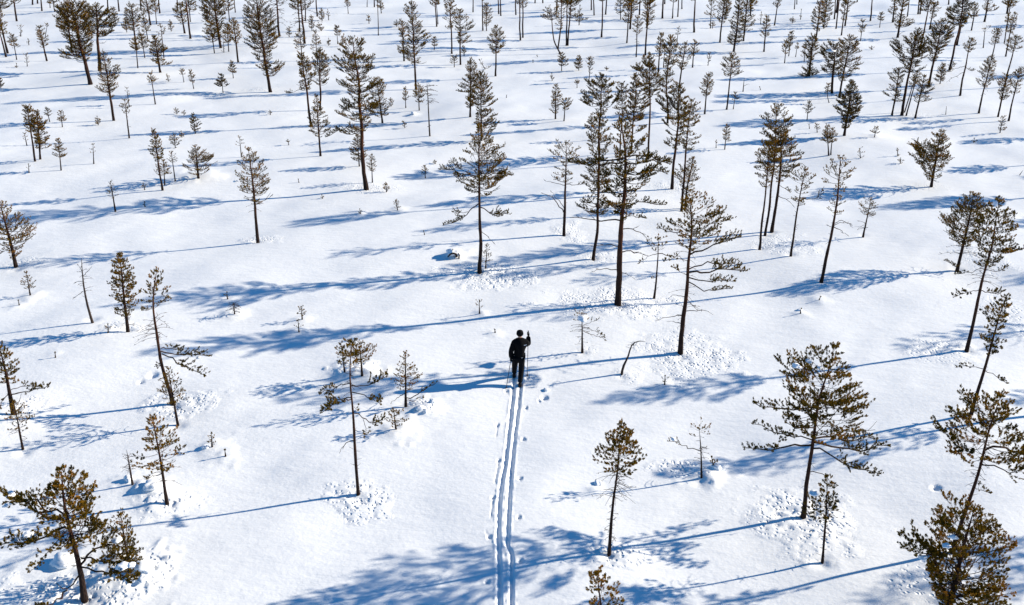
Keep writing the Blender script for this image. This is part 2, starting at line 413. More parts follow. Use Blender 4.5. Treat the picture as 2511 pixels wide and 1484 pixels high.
    for bo in bough:       # explicit limbs: points, half-thickness of its foliage, depth swing, dead?
        pts, rp = bo[0], bo[1]; dy = bo[2] if len(bo) > 2 else 0.0; wr = bo[3] if len(bo) > 3 else 1.0
        k = len(pts); B = []
        for i, (mx, my) in enumerate(pts):
            yy = Y + dy * i / max(1, k - 1)
            B.append(on_plane(mx, my, yy))
        B = smooth_poly(np.array(B), 9 if k > 2 else 6)
        B[1:-1] += rng.normal(0, 0.020, B[1:-1].shape) * np.linalg.norm(B[-1] - B[0])
        ln = np.linalg.norm(np.diff(B, axis=0), axis=1).sum()
        rb = max(0.28 * s, (0.008 + 0.0075 * ln) * min(wr, 1.5))
        lm = Limb(); lm.reach = 9
        if rp > 0: grow(lm, B, rb, 0.4 * rb, rp * mpx * 1.25, 0.45 if len(bo) < 5 else bo[4], tsz, rng, d * 1.5, s, True, tint=0.5 + (tint - .5), rise=0.5)
        else: grow(lm, B, rb, 0.3 * rb, max(0.12, 0.22 * ln), 0.35, tsz, rng, 0.45, s, False, foliage=False)
        limbs.append(lm)
    for (y0, y1, lp, num) in twigs:       # dead bare twigs below the crown
        z0, z1 = on_plane(tx, y0, Y)[2], on_plane(tx, y1, Y)[2]
        for i in range(num):
            z = z0 + (z1 - z0) * rng.random(); a = trunk_at(max(z, base[2] + 0.1)); az = rng.random() * 6.28
            ln = lp * mpx * (0.4 + 0.7 * rng.random()); u = np.array([math.cos(az), math.sin(az), 0])
            t = np.linspace(0, 1, 4); B = a + np.outer(t, u) * ln; B[:, 2] += ln * (0.15 * t - (0.15 + 0.4 * rng.random()) * t ** 2)
            lm = Limb(); lm.reach = 0; grow(lm, B, max(0.24 * s, 0.007), 0.003, 0.28 * ln, 0.3, tsz, rng, 0.5 if ln > .3 else 0.3, s, False, foliage=False)
            rest.merge(lm)
    if stubs and hero:
        for i in range(int(h * 5)):
            z = base[2] + h * (0.06 + 0.6 * rng.random()); a = trunk_at(z); az = rng.random() * 6.28
            ln = 0.04 + 0.12 * rng.random(); e = a + np.array([math.cos(az) * ln, math.sin(az) * ln, ln * rng.normal(0.1, .4)])
            a = a + (e - a) * 0.3
            rest.segs.append([*a, *e, max(0.006, 0.22 * s), 0.003])
    if hero:
        limbs.sort(key=lambda l: -l.reach)
        nbig = 0
        for lm in limbs:
            if (lm.reach > 26 * mpx and nbig < 60) or lm.reach == 9:
                write_limb(lm, base, root, 'branch', s, nb, rng, TWIG if foliage else DEADWOOD, 4); nbig += 1
            else: rest.merge(lm)
        write_limb(rest, base, root, 'twigs', s, nb, rng, TWIG if foliage else DEADWOOD, 3, 'crown', nest=False)
    else:
        for lm in limbs: rest.merge(lm)
        write_limb(rest, base, root, 'branches', s, nb, rng, TWIG if foliage else DEADWOOD, 3, 'crown', nest=False)
    for (cx, cy, rp, dy) in caps:
        c = on_plane(cx, cy, Y + dy); snow_blob('snow_cap', c - base, rp * mpx, root, rng)
    if Z < 45 and (well is None or well):
        WELLS.append((base[0], base[1], 0.16 + 1.8 * r0, 0.07 if h > 1.9 else 0.03))
    return root

def ico(sub=2):
    import bmesh
    bm = bmesh.new(); bmesh.ops.create_icosphere(bm, subdivisions=sub, radius=1.0)
    V = np.array([v.co[:] for v in bm.verts]); F = np.array([[v.index for v in f.verts] for f in bm.faces]); bm.free(); return V, F
ICO2 = ico(3)
def snow_blob(name, c, r, parent, rng, flatz=0.5, material=None, **props):
    V, F = ICO2; V = V.copy(); o = rng.random(3) * 50
    nz = vnoise(V[:, 0] * 1.7 + o[0], V[:, 1] * 1.7 + o[1], 21) + vnoise(V[:, 1] * 1.7 + o[1], V[:, 2] * 1.7 + o[2], 22) + 0.5 * vnoise(V[:, 0] * 4 + o[0], V[:, 2] * 4 + V[:, 1] * 3, 23)
    V = V * (1 + 0.55 * nz)[:, None]; V[:, 2] *= flatz; V[:, 2] = np.where(V[:, 2] < 0, V[:, 2] * 0.5, V[:, 2])
    V = V * r + np.asarray(c)
    return link(name, new_mesh(name, V, [F], material or SNOWCAP, smooth=True), parent, **props)
# ------------------------------------------------------------------ where every tree stands (foot and top as seen in the photograph)
TREES = []
def T(bx, by, tx, ty, prof, label, **k): TREES.append((bx, by, tx, ty, prof, label, k))

# --- near and middle trees, bottom left
T(207,1467,147,1150,[(1152,8,8),(1170,20,26),(1195,24,62),(1225,60,72),(1262,60,62),(1300,55,75),(1325,50,60),(1342,12,18)],
  'broad old pine with orange trunk and thick right limb in the bottom left corner', w=16, d=1.4, tint=.56,
  mid=[(201,1420),(192,1375),(175,1308),(160,1263)], twigs=[(1290,1400,50,12)],
  bough=[([(159,1276),(110,1275),(70,1240),(8,1208)],40,-.4,1.3,.3),([(158,1262),(110,1250),(60,1225),(30,1232)],34,.7,1.1,.3),([(160,1292),(110,1315),(60,1330),(6,1335)],34,.5,1.1,.35),([(165,1262),(200,1240),(225,1225)],30,.2,1,.3),([(168,1285),(215,1290),(260,1296)],34,.4,1.1,.3),
         ([(165,1300),(120,1350),(98,1385),(75,1400)],18,-.9,.8,.5),
         ([(195,1388),(214,1360),(240,1340),(268,1333),(325,1345)],42,.3,1.9,.3),([(200,1370),(250,1375),(290,1372),(335,1380)],38,-.7,1.0,.3),
         ([(195,1390),(250,1405),(300,1400),(330,1420)],34,-1.3,.9,.45),
         ([(193,1412),(172,1445),(150,1448),(138,1430)],0,-.3,1.8),([(165,1447),(145,1470),(118,1482),(92,1486)],10,-1.0,1.1,.6)],
  caps=[(24,1214,11,-.3),(17,1239,8,-.2),(110,1222,8,.2),(68,1312,12,.4),(36,1326,10,.4),(286,1324,13,.3),(300,1390,13,-.9),(322,1386,9,-1.0)])
T(318,1402,297,1260,[(1262,4,5),(1275,20,24),(1290,28,28),(1310,26,20),(1335,44,26),(1370,54,30),(1388,30,22)],
  'short bushy pine crowding the right side of the broad corner pine', d=1.25)
T(409,1231,375,1024,[(1026,4,5),(1045,14,20),(1065,26,38),(1085,32,46),(1108,42,58),(1126,55,60),(1140,38,44),(1150,8,10)],
  'pine with sunlit golden needles and a bare lower stem, right above the corner pine', w=8.5, tint=.72, twigs=[(1150,1185,42,12)], d=1.0,
  bough=[([(400,1160),(385,1165),(360,1172)],9)])
T(325,1186,310,1103,None,'thin leafless sapling left of the golden pine', foliage=False, twigs=[(1110,1160,22,26)], name='bare_sapling', cat='sapling')
T(436,1041,412,905,[(907,3,4),(922,16,18),(945,26,30),(962,34,36),(980,28,36),(990,6,10)],
  'small pine standing directly in front of the leaning pine with the one sided bough', w=6.5, d=1.05, twigs=[(985,1010,34,10)])
T(424,989,387,664,[(667,5,5),(690,20,28),(720,34,38),(745,36,44),(762,40,40),(775,10,12)],
  'tall leaning pine whose only low bough hangs out to the right', w=10, tint=.48,
  mid=[(410,937),(400,900),(392,867),(384,817),(374,742)], twigs=[(778,840,52,26)], d=1.0,
  bough=[([(395,862),(430,872),(470,868),(508,872)],30,.3,1.2,.3),([(397,868),(430,885),(465,905),(500,920)],30,-.5,1.2,.3),([(395,855),(420,855),(445,858)],16,.7,1,.3),([(398,880),(388,900)],12,0,.8,.3)],
  caps=[(486,878,5,.2)])
T(314,813,292,626,[(628,5,5),(650,20,20),(680,28,32),(710,26,38),(735,24,30),(762,24,30),(772,6,8)],
  'dense pointed pine just left of the tall leaning pine', w=8, d=1.25, twigs=[(770,800,34,8)])
T(227,792,200,633,None,'dead standing pine, crooked and leafless, left of the dense pointed pine', foliage=False, w=6, mid=[(213,745),(205,700),(201,672)],
  name='dead_pine', cat='dead tree', twigs=[(645,720,26,16)],
  bough=[([(202,668),(195,655),(190,648)],0),([(202,680),(215,665),(226,652)],0),([(203,690),(190,690),(180,696)],0),([(204,715),(190,725),(178,735)],0)])
T(265,816,265,795,'c9','tiny pine sprig at the foot of the dense pointed pine')
T(39,655,1,497,[(500,6,8),(520,18,26),(545,24,34),(572,26,56),(590,22,54),(612,10,30),(630,8,10)],
  'pine cut by the left edge, halfway up, its boughs reaching right', w=9, mid=[(30,605),(18,560)], d=1.0, tint=.6,
  bough=[([(20,575),(45,583),(64,578)],16,.2,1,.4),([(25,608),(10,616),(2,620)],9)])
T(74,723,64,669,[(671,3,3),(684,9,8),(694,16,16),(706,14,18),(716,12,20)],'knee high sapling sitting in a snow hump near the left edge', d=1.1)
T(47,748,45,737,'c5','sprig barely showing in its snow hump below the knee high sapling')
T(33,1013,0,851,[(854,8,8),(875,16,26),(905,20,34),(925,22,30),(945,12,14)],
  'big pine cut by the left edge, lower half, one long low bough', w=11, mid=[(24,965),(14,905)], d=1.15,
  bough=[([(24,968),(60,960),(90,955),(119,944)],17,.2,1.2,.35),([(22,960),(60,945),(100,950)],12,.7,.8,.4),([(27,985),(45,990),(54,965)],0),([(20,965),(5,985),(0,1000)],10)])
T(56,1102,33,984,[(987,3,3),(1003,12,16),(1020,22,30),(1033,26,38),(1048,20,22),(1055,4,6)],
  'slim small pine in front of the edge pine with the long low bough', w=6, d=1.1, twigs=[(1050,1080,24,9)])
T(520,1095,518,1062,'c10','lone sapling on a hump between the golden pine and the three close pines')
T(553,1118,551,1103,'c8','low sprig right beside the lone sapling hump')
T(136,877,135,865,'c4','single shoot in the middle of the wide shadow at left')
# --- centre left trio
T(878,1211,866,839,[(842,12,12),(855,30,14),(875,28,16),(885,14,12),(895,4,6)],
  'tall thin pine with a tufted head and spreading low boughs, left of the ski track', w=8.5,
  mid=[(874,1145),(871,1113),(869,1042),(864,967),(860,910)], d=1.4, tint=.55, twigs=[(890,960,30,16)],
  bough=[([(862,940),(835,945),(812,958),(790,962)],20,.1,1.0,.4),([(862,945),(900,950),(930,935),(945,925)],24,.3,1.1,.4),([(864,962),(890,970),(920,985),(932,990)],18,-.6,1,.45),
         ([(863,975),(840,975),(815,990),(792,1010)],24,-.2,1.1,.35),([(863,978),(835,985),(810,1000)],20,-.9,1,.35),([(866,1010),(875,1008)],14),
         ([(868,1013),(895,1025),(915,1045),(940,1025)],20,.2,1.0,.5),([(890,1028),(900,1060),(895,1068)],10,-.2,.7,.5),([(867,1080),(850,1084),(837,1098),(832,1112)],0)])
T(888,922,883,842,[(844,10,10),(855,26,32),(868,28,34),(882,16,22),(888,4,4)],
  'short round headed pine directly behind the tall thin pine with low boughs', w=6, d=1.3, tint=.68)
T(845,912,838,851,[(853,5,5),(862,14,12),(875,12,10),(885,8,8),(900,14,8)],'young pine on the hummock behind the round headed pine', d=.9, tint=.62, name='pine_sapling', cat='sapling')
T(995,995,994,866,[(868,3,3),(882,14,14),(900,16,20),(918,28,30),(926,36,34),(940,24,26),(950,14,16)],
  'small cone shaped pine with two low boughs left of the skier', w=6.5, d=1.05, tint=.6,
  bough=[([(994,975),(1010,974),(1035,960),(1070,938)],12,0,1.1,.45),([(995,982),(1020,985),(1045,975)],8,.6,.8,.5),([(992,965),(975,975),(958,990)],0),([(995,960),(1008,950),(1012,945)],0,.5)])
T(971,1052,966,1008,[(1010,8,6),(1022,18,26),(1034,14,34),(1042,6,14)],'low forked bush of a pine in front of the cone shaped pine', d=1.2, mid=[(968,1035)], tint=.62)
# --- bottom right
T(1970,1266,2047,851,[(854,5,8),(868,34,16),(885,60,20),(905,75,38),(925,108,50),(945,110,70),(965,120,88),(985,100,92),(1000,60,70),(1020,80,100),(1040,70,120),(1060,50,60),(1070,6,10)],
  'large spreading pine in the lower right, the widest crown in the picture', w=12, tint=.50,
  mid=[(1980,1190),(1993,1113),(2008,1004),(2018,962),(2030,925),(2043,892)], d=1.35, stubs=True,
  bough=[([(1990,1092),(1940,1088),(1890,1110),(1830,1098)],20,.3,1.4,.45),([(1995,1080),(1950,1070),(1900,1062),(1850,1040)],16,.8,1,.35),
         ([(1998,1085),(2050,1095),(2110,1110),(2175,1092)],24,.2,1.3,.35),([(1995,1100),(2040,1115),(2090,1150),(2150,1160)],24,-.6,1.2,.35),
         ([(1998,1075),(2040,1070),(2090,1080),(2140,1075)],22,.9,1.1,.3),([(2015,1000),(1960,1000),(1900,1012),(1852,990)],22,.3,1.2,.4),([(2000,1050),(1960,1045),(1915,1080)],14,-.7,1,.4),
         ([(1986,1158),(2020,1160),(2034,1180),(2037,1190)],0)],
  caps=[(1953,898,9,-.3),(1985,887,8,.1),(2008,900,7,0)])
T(2017,1376,2028,1166,[(1168,3,4),(1185,14,16),(1205,30,22),(1222,38,24),(1240,48,16),(1262,60,14),(1275,30,10)],
  'slender small pine standing in front of the large spreading pine', w=6, mid=[(2027,1238)], d=1.0, twigs=[(1230,1275,44,20),(1285,1350,10,14)], caps=[(1996,1210,10,-.2)])
T(1494,1355,1523,1047,[(1049,4,5),(1068,22,24),(1090,36,42),(1112,50,55),(1132,56,52),(1148,42,44),(1156,8,10)],
  'pine with a rounded open crown and long bare twiggy stem, centre right at the bottom', w=8.5, mid=[(1500,1260),(1510,1163)], d=1.35, tint=.60,
  twigs=[(1150,1225,52,40),(1225,1320,20,20)])
T(1490,1600,1463,1404,[(1407,6,6),(1425,20,24),(1450,30,48),(1475,22,62),(1500,30,50)],
  'pine whose tufted golden top just enters the bottom edge', w=8, d=1.1, tint=.7)
T(1720,1170,1714,1050,[(1052,20,18),(1060,34,36),(1070,32,38),(1076,6,10)],
  'small umbrella shaped pine behind the open crowned pine', w=5, mid=[(1720,1125),(1718,1092)], d=.85, tint=.62, twigs=[(1080,1140,26,14)],
  bough=[([(1718,1106),(1695,1102),(1665,1088),(1640,1082)],13,0,.9,.6),([(1720,1100),(1735,1095)],0)], caps=[(1652,1078,6,0)])
T(1750,1146,1745,1120,'c14','snow buried bush right of the umbrella shaped pine', d=1.2)
T(2322,1508,2390,1250,[(1253,18,20),(1272,80,34),(1300,78,60),(1330,80,85),(1355,70,108),(1385,80,104),(1410,70,112),(1440,50,124),(1465,40,110),(1480,20,60)],
  'heavy dark two stemmed pine in the bottom right corner with snow in its crown', w=15, mid=[(2348,1400),(2363,1338)], d=1.45, tint=.56, twigs=[(1400,1480,60,20)],
  bough=[([(2320,1490),(2308,1400),(2285,1360),(2258,1325),(2240,1305)],38,-.1,1.2,.55),([(2285,1360),(2250,1352),(2215,1345)],26,-.3,1,.3),([(2258,1328),(2225,1320),(2212,1312)],20,.1,1,.3),([(2330,1470),(2380,1450),(2440,1470)],24,-1.0,1.1,.4)],
  caps=[(2338,1318,9,-.3),(2320,1338,10,-.4),(2262,1368,10,-.2)])
T(2335,1352,2452,974,[(977,8,10),(995,40,28),(1015,75,38),(1035,95,45),(1052,60,50),(1068,125,60),(1082,140,80),(1100,90,95),(1120,60,60),(1140,30,50)],
  'tall leaning pine against the right edge, behind the bottom right corner pine', w=11, mid=[(2358,1275),(2373,1238),(2406,1125),(2426,1042)], d=1.4, tint=.62,
  twigs=[(1120,1190,30,16)],
  bough=[([(2412,1105),(2450,1095),(2500,1110),(2550,1120)],40,.3,1.5,.4),([(2406,1140),(2440,1140),(2480,1160),(2520,1150)],34,-.3,1.2,.45),([(2385,1195),(2400,1200),(2425,1208)],10,0,.8,.3),([(2430,1040),(2380,1030),(2325,1010)],18,.3,1,.4)])
T(2381,1017,2466,732,[(734,8,6),(745,20,12),(765,30,18),(785,46,20),(800,42,16),(812,12,12),(830,48,14),(845,30,20),(860,8,22),(880,6,8)],
  'slim leaning pine at right whose dark head overlaps the neighbour behind', w=9, mid=[(2395,965),(2416,897),(2433,837),(2450,780)], d=1.35, tint=.45, stubs=True,
  bough=[([(2412,905),(2385,897),(2350,900)],9,0,.8,.4),([(2414,908),(2440,920),(2465,938)],12,0,.8,.5),([(2400,960),(2385,970)],7)])
T(2371,859,2448,493,[(496,8,8),(515,22,24),(540,52,34),(560,46,46),(585,52,40),(600,38,66),(618,22,74),(632,26,40),(645,30,30),(660,10,12)],
  'tall dark pine near the right edge with two low foliage pads', w=9, mid=[(2384,800),(2396,742),(2413,658),(2436,583)], d=1.45, tint=.45, twigs=[(655,690,40,14)],
  bough=[([(2402,712),(2375,715),(2342,728)],17,0,1,.35),([(2404,712),(2430,720),(2455,715)],18,.2,1,.3),([(2410,658),(2375,665),(2345,672)],7,-.3,.8,.6),([(2410,660),(2450,665),(2468,655)],8,.3,.8,.5)])
T(2347,663,2388,478,[(481,10,10),(500,36,30),(520,40,34),(545,50,40),(565,60,30),(590,40,20),(610,10,10)],
  'pine standing behind the left side of the tall dark edge pine', w=8, mid=[(2366,583)], d=1.4, twigs=[(600,630,46,12)],
  bough=[([(2348,650),(2335,648),(2318,640)],8),([(2350,655),(2338,652)],14,-.2,.7,.2)])
# --- right middle
T(2014,691,2064,387,[(390,8,8),(402,34,22),(418,40,38),(438,44,42),(450,62,40),(460,48,26),(468,10,10),(498,8,10),(504,28,26),(514,34,30),(522,14,20)],
  'tall pine with a leafless fan shaped bough on its right, right of centre', w=8.5, mid=[(2030,622),(2043,558),(2055,480)], d=.85, tint=.62,
  bough=[([(2043,556),(2060,565),(2082,580)],0,0,1.1),([(2045,552),(2060,545),(2085,548)],0,.1,1),([(2046,548),(2065,538),(2092,558)],0,.2,1),([(2041,558),(2025,551)],0)])
T(1939,628,1975,418,[(421,12,8),(432,34,26),(445,38,28),(458,30,12),(472,30,12),(488,28,12),(500,22,14),(508,4,4)],
  'slim pine right beside the close group of three bare stems', w=5.5, mid=[(1950,545),(1961,483)], d=1.0, tint=.5,
  bough=[([(1962,486),(1985,489),(2005,490),(2016,468)],13,0,.9,.55)])
T(1892,568,1916,322,[(325,14,14),(340,34,26),(360,42,36),(385,42,42),(405,44,40),(430,30,30),(442,8,8)],
  'rightmost and darkest of the three pines sharing one crown', w=8.5, mid=[(1900,520),(1908,471),(1918,396)], d=1.6, tint=.6, bough=[([(1908,480),(1930,490),(1950,510)],0),([(1912,455),(1935,470)],8)])
T(1876,576,1904,262,[(265,10,10),(280,28,28),(300,46,34),(318,50,36),(335,24,24),(370,20,20),(380,4,4)],
  'middle stem of the three pines sharing one crown', w=6, mid=[(1884,520),(1892,460),(1900,360)], d=1.5)
T(1863,610,1890,350,[(353,14,14),(370,24,24),(395,36,30),(412,30,26),(430,30,10),(455,14,6),(460,2,2)],
  'leftmost thin stem of the three pines sharing one crown', w=5.5, mid=[(1868,560),(1877,480),(1882,430)], d=1.3)
T(2116,582,2135,489,[(491,4,4),(502,22,18),(514,34,24),(526,22,20),(534,8,8)],
  'small flat topped pine standing alone right of the pine with the leafless fan', w=4.5, d=1.1, tint=.55, twigs=[(530,560,26,8)])
T(2283,458,2308,322,[(324,6,6),(340,20,20),(355,34,24),(372,64,26),(388,50,34),(402,58,54),(418,30,30),(428,20,34),(440,20,24)],
  'lone bushy pine between the far right pines and the tall dark edge pine', w=6.5, d=1.0, tint=.55)
T(1668,866,1690,490,[(493,14,16),(508,40,40),(525,52,60),(540,70,70),(556,60,85),(572,34,70),(590,44,60),(604,36,20),(615,6,6)],
  'gnarled wide pine with orange tinted boughs right of the skier', w=13, mid=[(1672,800),(1679,742),(1684,690),(1690,633),(1697,571),(1696,530)], d=1.2, tint=.66,
  twigs=[(610,760,45,18),(760,835,20,6)],
  bough=[([(1693,578),(1665,572),(1635,566),(1615,560)],15,0,1.1,.5),([(1691,625),(1730,608),(1770,590),(1812,582)],26,.1,1.5,.45),([(1688,668),(1725,668),(1770,662),(1826,664)],24,.1,1.5,.4),
         ([(1690,660),(1730,645),(1780,645),(1812,650)],22,.6,1.1,.4),([(1687,680),(1720,690),(1765,688),(1798,690)],20,-.4,1.2,.4),([(1686,690),(1730,715),(1775,712),(1790,708)],14,-.7,1.1,.5),
         ([(1686,676),(1665,665),(1650,655)],14,.1,.8,.4),([(1690,640),(1655,632),(1632,640)],16,.2,.8,.4),
         ([(1682,763),(1700,762),(1735,762),(1748,772)],0),([(1680,775),(1650,775),(1606,786)],0),([(1682,728),(1650,722),(1640,732)],0),([(1683,728),(1700,752),(1712,762)],0),([(1678,795),(1660,790),(1634,788)],0)])
T(1604,732,1615,585,[(590,18,20),(600,40,30),(612,46,34),(620,20,30)],
  'crooked thin pine with an umbrella head between the big centre pine and the gnarled one', w=5, mid=[(1610,700),(1608,683),(1612,655),(1614,633)], d=.75, tint=.6,
  bough=[([(1613,622),(1590,628),(1568,645)],12,0,.9,.6),([(1614,622),(1650,628),(1690,640)],0),([(1610,680),(1600,683)],3)])
T(1515,745,1525,296,[(299,8,10),(315,26,22),(330,42,46),(348,34,60),(365,36,58),(378,16,20),(392,30,60),(410,30,62),(428,30,70),(440,36,60),(455,40,46),(480,48,34),(498,50,44),(515,24,20),(522,18,28),(534,6,16)],
  'tallest and thickest pine, just right of the picture centre', w=17, mid=[(1518,680),(1520,621),(1524,560),(1527,521),(1531,421),(1532,371)], d=1.4, tint=.48,
  bough=[([(1532,388),(1500,390),(1450,400),(1400,396)],17,.2,1.3,.3),([(1531,396),(1490,402),(1440,410),(1395,398)],16,-.1,1.3,.45),([(1532,386),(1550,378),(1590,385),(1640,402)],20,.1,1.4,.35),
         ([(1532,405),(1560,398),(1610,398),(1642,396)],18,.5,1.2,.35),([(1531,430),(1565,420),(1600,418),(1632,425)],22,-.3,1.2,.3),([(1529,440),(1508,428),(1475,430)],24,.4,1.3,.4),
         ([(1528,475),(1505,472),(1480,472)],22,.2,1.2,.4),([(1526,508),(1500,503),(1468,495)],12,0,1.3,.4),([(1528,500),(1570,495),(1600,500),(1628,502)],15,.1,1.1,.4),([(1527,520),(1550,530),(1580,535)],14,0,.9,.5),([(1526,520),(1510,525)],16,.1,.7,.2),
         ([(1522,541),(1490,540),(1450,538),(1397,534)],0,0,1.3),([(1521,563),(1545,560),(1570,568),(1590,590)],0,0,1.3),([(1520,620),(1540,613),(1565,620),(1590,627)],0,0,1.8),([(1517,605),(1490,600),(1446,602)],0,0,1.2),([(1514,662),(1480,657),(1448,668)],0,0,1.2),([(1515,668),(1540,672),(1556,684)],0)])
T(1455,635,1470,284,[(287,6,6),(300,20,16),(315,34,20),(340,36,24),(360,34,30),(368,24,20),(395,20,16),(408,26,30),(425,38,46),(445,42,48),(462,44,44),(472,20,24),(490,54,24),(508,56,30),(525,30,20),(532,4,4)],
  'dark pine immediately left of the tallest centre pine, its crown in two dense tiers', w=8, mid=[(1459,590),(1464,564),(1467,522),(1469,474),(1467,400),(1470,350)], d=1.6, tint=.40)
T(1467,482,1479,184,[(187,5,5),(200,24,22),(215,38,28),(232,40,26),(245,48,24),(256,50,20),(262,18,14),(272,20,14),(285,14,10),(292,2,2)],
  'pine with a dark heavy head rising behind the two tiered dark pine', w=6.5, mid=[(1470,350),(1473,291),(1476,231)], d=1.7, tint=.32,
  bough=[([(1474,268),(1495,262),(1512,245),(1518,228)],14,0,1,.4)], caps=[(1452,240,7,-.4)])
T(1383,576,1389,352,[(354,14,12),(365,32,28),(378,38,34),(390,36,32),(398,6,6),(410,6,6),(416,28,10),(432,36,18),(444,38,20),(456,20,24)],
  'pine with two separate round tiers and a forked dead branch, left of the centre group', w=7.5, mid=[(1384,521),(1387,453),(1389,400)], d=1.05, tint=.52,
  bough=[([(1382,521),(1368,500),(1352,482),(1326,473)],0,0,1.3),([(1383,510),(1370,490),(1350,470)],0,.2,1.1),([(1388,455),(1360,450),(1334,442)],0),([(1388,452),(1420,455),(1440,450)],12,0,1,.5)])
T(1176,666,1174,309,[(312,5,5),(325,14,18),(345,26,40),(360,32,50),(375,42,52),(390,46,70),(405,60,60),(418,70,78),(432,62,76),(446,48,64),(458,72,58),(468,30,50),(476,10,16)],
  'tall straight pine left of centre with two isolated low boughs opposite each other', w=9.5, mid=[(1176,600),(1175,496),(1174,400)], d=1.35, tint=.55, twigs=[(470,500,40,10)],
  bough=[([(1173,500),(1155,512),(1135,535),(1112,545)],18,0,1.3,.5),([(1125,540),(1105,548),(1090,552)],12,-.1,.8,.2),([(1150,520),(1130,522),(1112,520)],12,.2,.8,.4),([(1176,508),(1192,515),(1215,525),(1248,525)],17,0,1.3,.35),([(1200,520),(1215,530),(1230,530)],14,-.2,.8,.2),
         ([(1174,435),(1140,430),(1100,412),(1080,415)],16,0,1.2,.6),([(1175,440),(1210,425),(1252,430)],18,.2,1.2,.5),([(1176,565),(1195,578),(1215,600)],0)])
T(1191,657,1194,604,[(606,5,5),(618,16,16),(630,24,22),(640,20,22)],'short bushy young pine tucked behind the foot of the pine with opposite low boughs', d=.95, name='pine_sapling', cat='sapling')
T(898,465,863,95,[(98,10,10),(108,18,28),(116,40,36),(124,24,20),(135,46,38),(146,30,20),(156,52,44),(166,60,44),(174,36,30),(182,60,52),(190,24,20),(200,22,30),(214,52,72),(222,24,40),(236,20,20),(246,44,50),(254,20,26),(264,56,68),(274,30,34),(286,68,54),(294,30,30),(304,20,26),(320,66,8),(328,20,4)],
  'tall pine with many layered boughs left of the picture centre, upper half', w=12, mid=[(893,420),(889,371),(886,320),(883,275),(879,200),(874,165),(868,137)], d=.95, tint=.46,
  bough=[([(886,322),(860,308),(830,320),(800,335)],14,0,1.2,.5),([(884,298),(905,300),(925,310)],0),([(884,262),(860,262),(840,275)],12,.2,1,.4)])
T(632,594,608,368,[(371,6,6),(385,18,18),(402,26,32),(420,28,36),(438,38,34),(452,40,38),(465,34,42),(480,26,44),(492,10,24),(498,4,6)],
  'shapely lone pine in the left middle of the open snow', w=8, mid=[(628,540),(623,480)], d=1.15, tint=.6, caps=[(577,445,6,0)], twigs=[(498,520,26,8)])
T(1524,917,1582,838,None,'bent leafless dead sapling arching right, just right of the skier', foliage=False, w=7, mid=[(1528,892),(1543,877),(1543,852),(1553,836),(1565,833)], name='dead_sapling', cat='dead tree', twigs=[(838,858,14,12)])
T(1428,863,1426,768,[(771,24,10),(780,26,16),(788,14,12)],
  'stunted pine with a pillow of snow on its head, right of the skier', w=6, d=.8, tint=.5, caps=[(1428,782,14,-.15)], twigs=[(795,845,30,18)], name='pine_tree', cat='pine tree',
  bough=[([(1431,802),(1450,808),(1475,820)],14,0,.9,.55),([(1430,812),(1455,822),(1482,832)],12,.1,.9,.6),([(1430,798),(1450,790),(1466,783)],10,0,.8,.5),([(1429,808),(1412,808),(1402,812)],0)])
T(1176,768,1175,737,[(740,6,5),(752,8,9),(762,5,8)],'twiggy snow dusted sapling on the long trunk shadow in the centre', d=.6)
T(1630,943,1631,921,'c12','half buried sprawling bush right of the bent dead sapling', d=.8)
T(575,770,573,741,[(744,10,12),(752,16,18),(762,12,16)],'bare tangled snow filled shrub, left middle', foliage=False, name='bare_shrub', cat='shrub', twigs=[(742,768,22,40)])
T(558,733,556,716,'c6','small sprig above the tangled snow filled shrub')
T(741,783,739,758,[(760,8,8),(768,12,12),(776,10,12)],'compact dark sapling, the upper of two close ones in the left centre', d=1.3, tint=.4)
T(733,814,731,787,[(790,4,4),(798,11,12),(804,6,8)],'open sapling, the lower of two close ones in the left centre', d=.7)
T(1214,815,1213,808,'c5','sprig poking from a snow lump left of the skier')
T(975,516,971,491,[(493,3,3),(500,7,8),(510,8,12)],'bushy sapling on a hump right of the layered tall pine foot', d=1.1)
T(884,524,882,513,'c6','snow topped sprig left of the bushy hump sapling')
T(791,487,789,478,'c4','tiny paired shoots between the shapely lone pine and the tall layered pine')
T(733,448,731,440,'c4','tiny shoot right of the shapely lone pine head')
T(948,471,946,452,[(454,4,4),(462,9,9),(468,7,9)],'round sapling in the shadow streaks right of the layered pine')
T(1043,437,1041,407,[(409,2,2),(416,7,7),(426,10,9)],'thin spread sapling between the layered pine and the straight centre pine')
T(1041,576,1039,567,'c5','faint shoot left of the straight centre pine')
T(1067,402,1066,393,'c4','faint shoot in front of the thin spread sapling row')
T(913,448,911,381,[(383,3,3),(392,10,9),(405,12,13),(415,14,14),(425,4,10)],'small pine right of the foot of the tall layered pine', d=.85)
T(881,408,876,331,[(333,3,3),(345,12,13),(360,18,18),(376,22,20),(388,18,24),(396,6,14)],'small pine hidden partly behind the foot of the tall layered pine', d=1.05)
T(399,467,376,320,[(322,3,3),(338,9,10),(356,13,16),(370,17,20),(382,20,22),(392,8,8)],'slim pointed young pine in a close row at left', w=5, d=1.0)
T(404,454,401,394,[(396,4,4),(405,14,12),(418,18,16),(428,20,16)],'shorter pine right against the slim pointed young pine', d=1.0, tint=.6)
T(430,445,420,374,[(376,4,4),(384,12,14),(394,10,14),(400,3,5)],'spindly pine between the pointed young pine and the wide bushy one', d=.8)
T(487,440,479,360,[(362,5,5),(375,20,22),(392,22,38),(404,34,48),(412,30,26),(424,32,30)],'wide low pine with boughs resting on drifted snow, left', w=6, d=.95, tint=.55)
T(355,466,351,450,'c6','small sprig beside the row of young pines')
T(283,518,271,446,[(448,3,3),(462,10,10),(472,13,13),(483,16,18),(488,6,8)],'young pine standing alone in the left snowfield', w=4, d=.95)
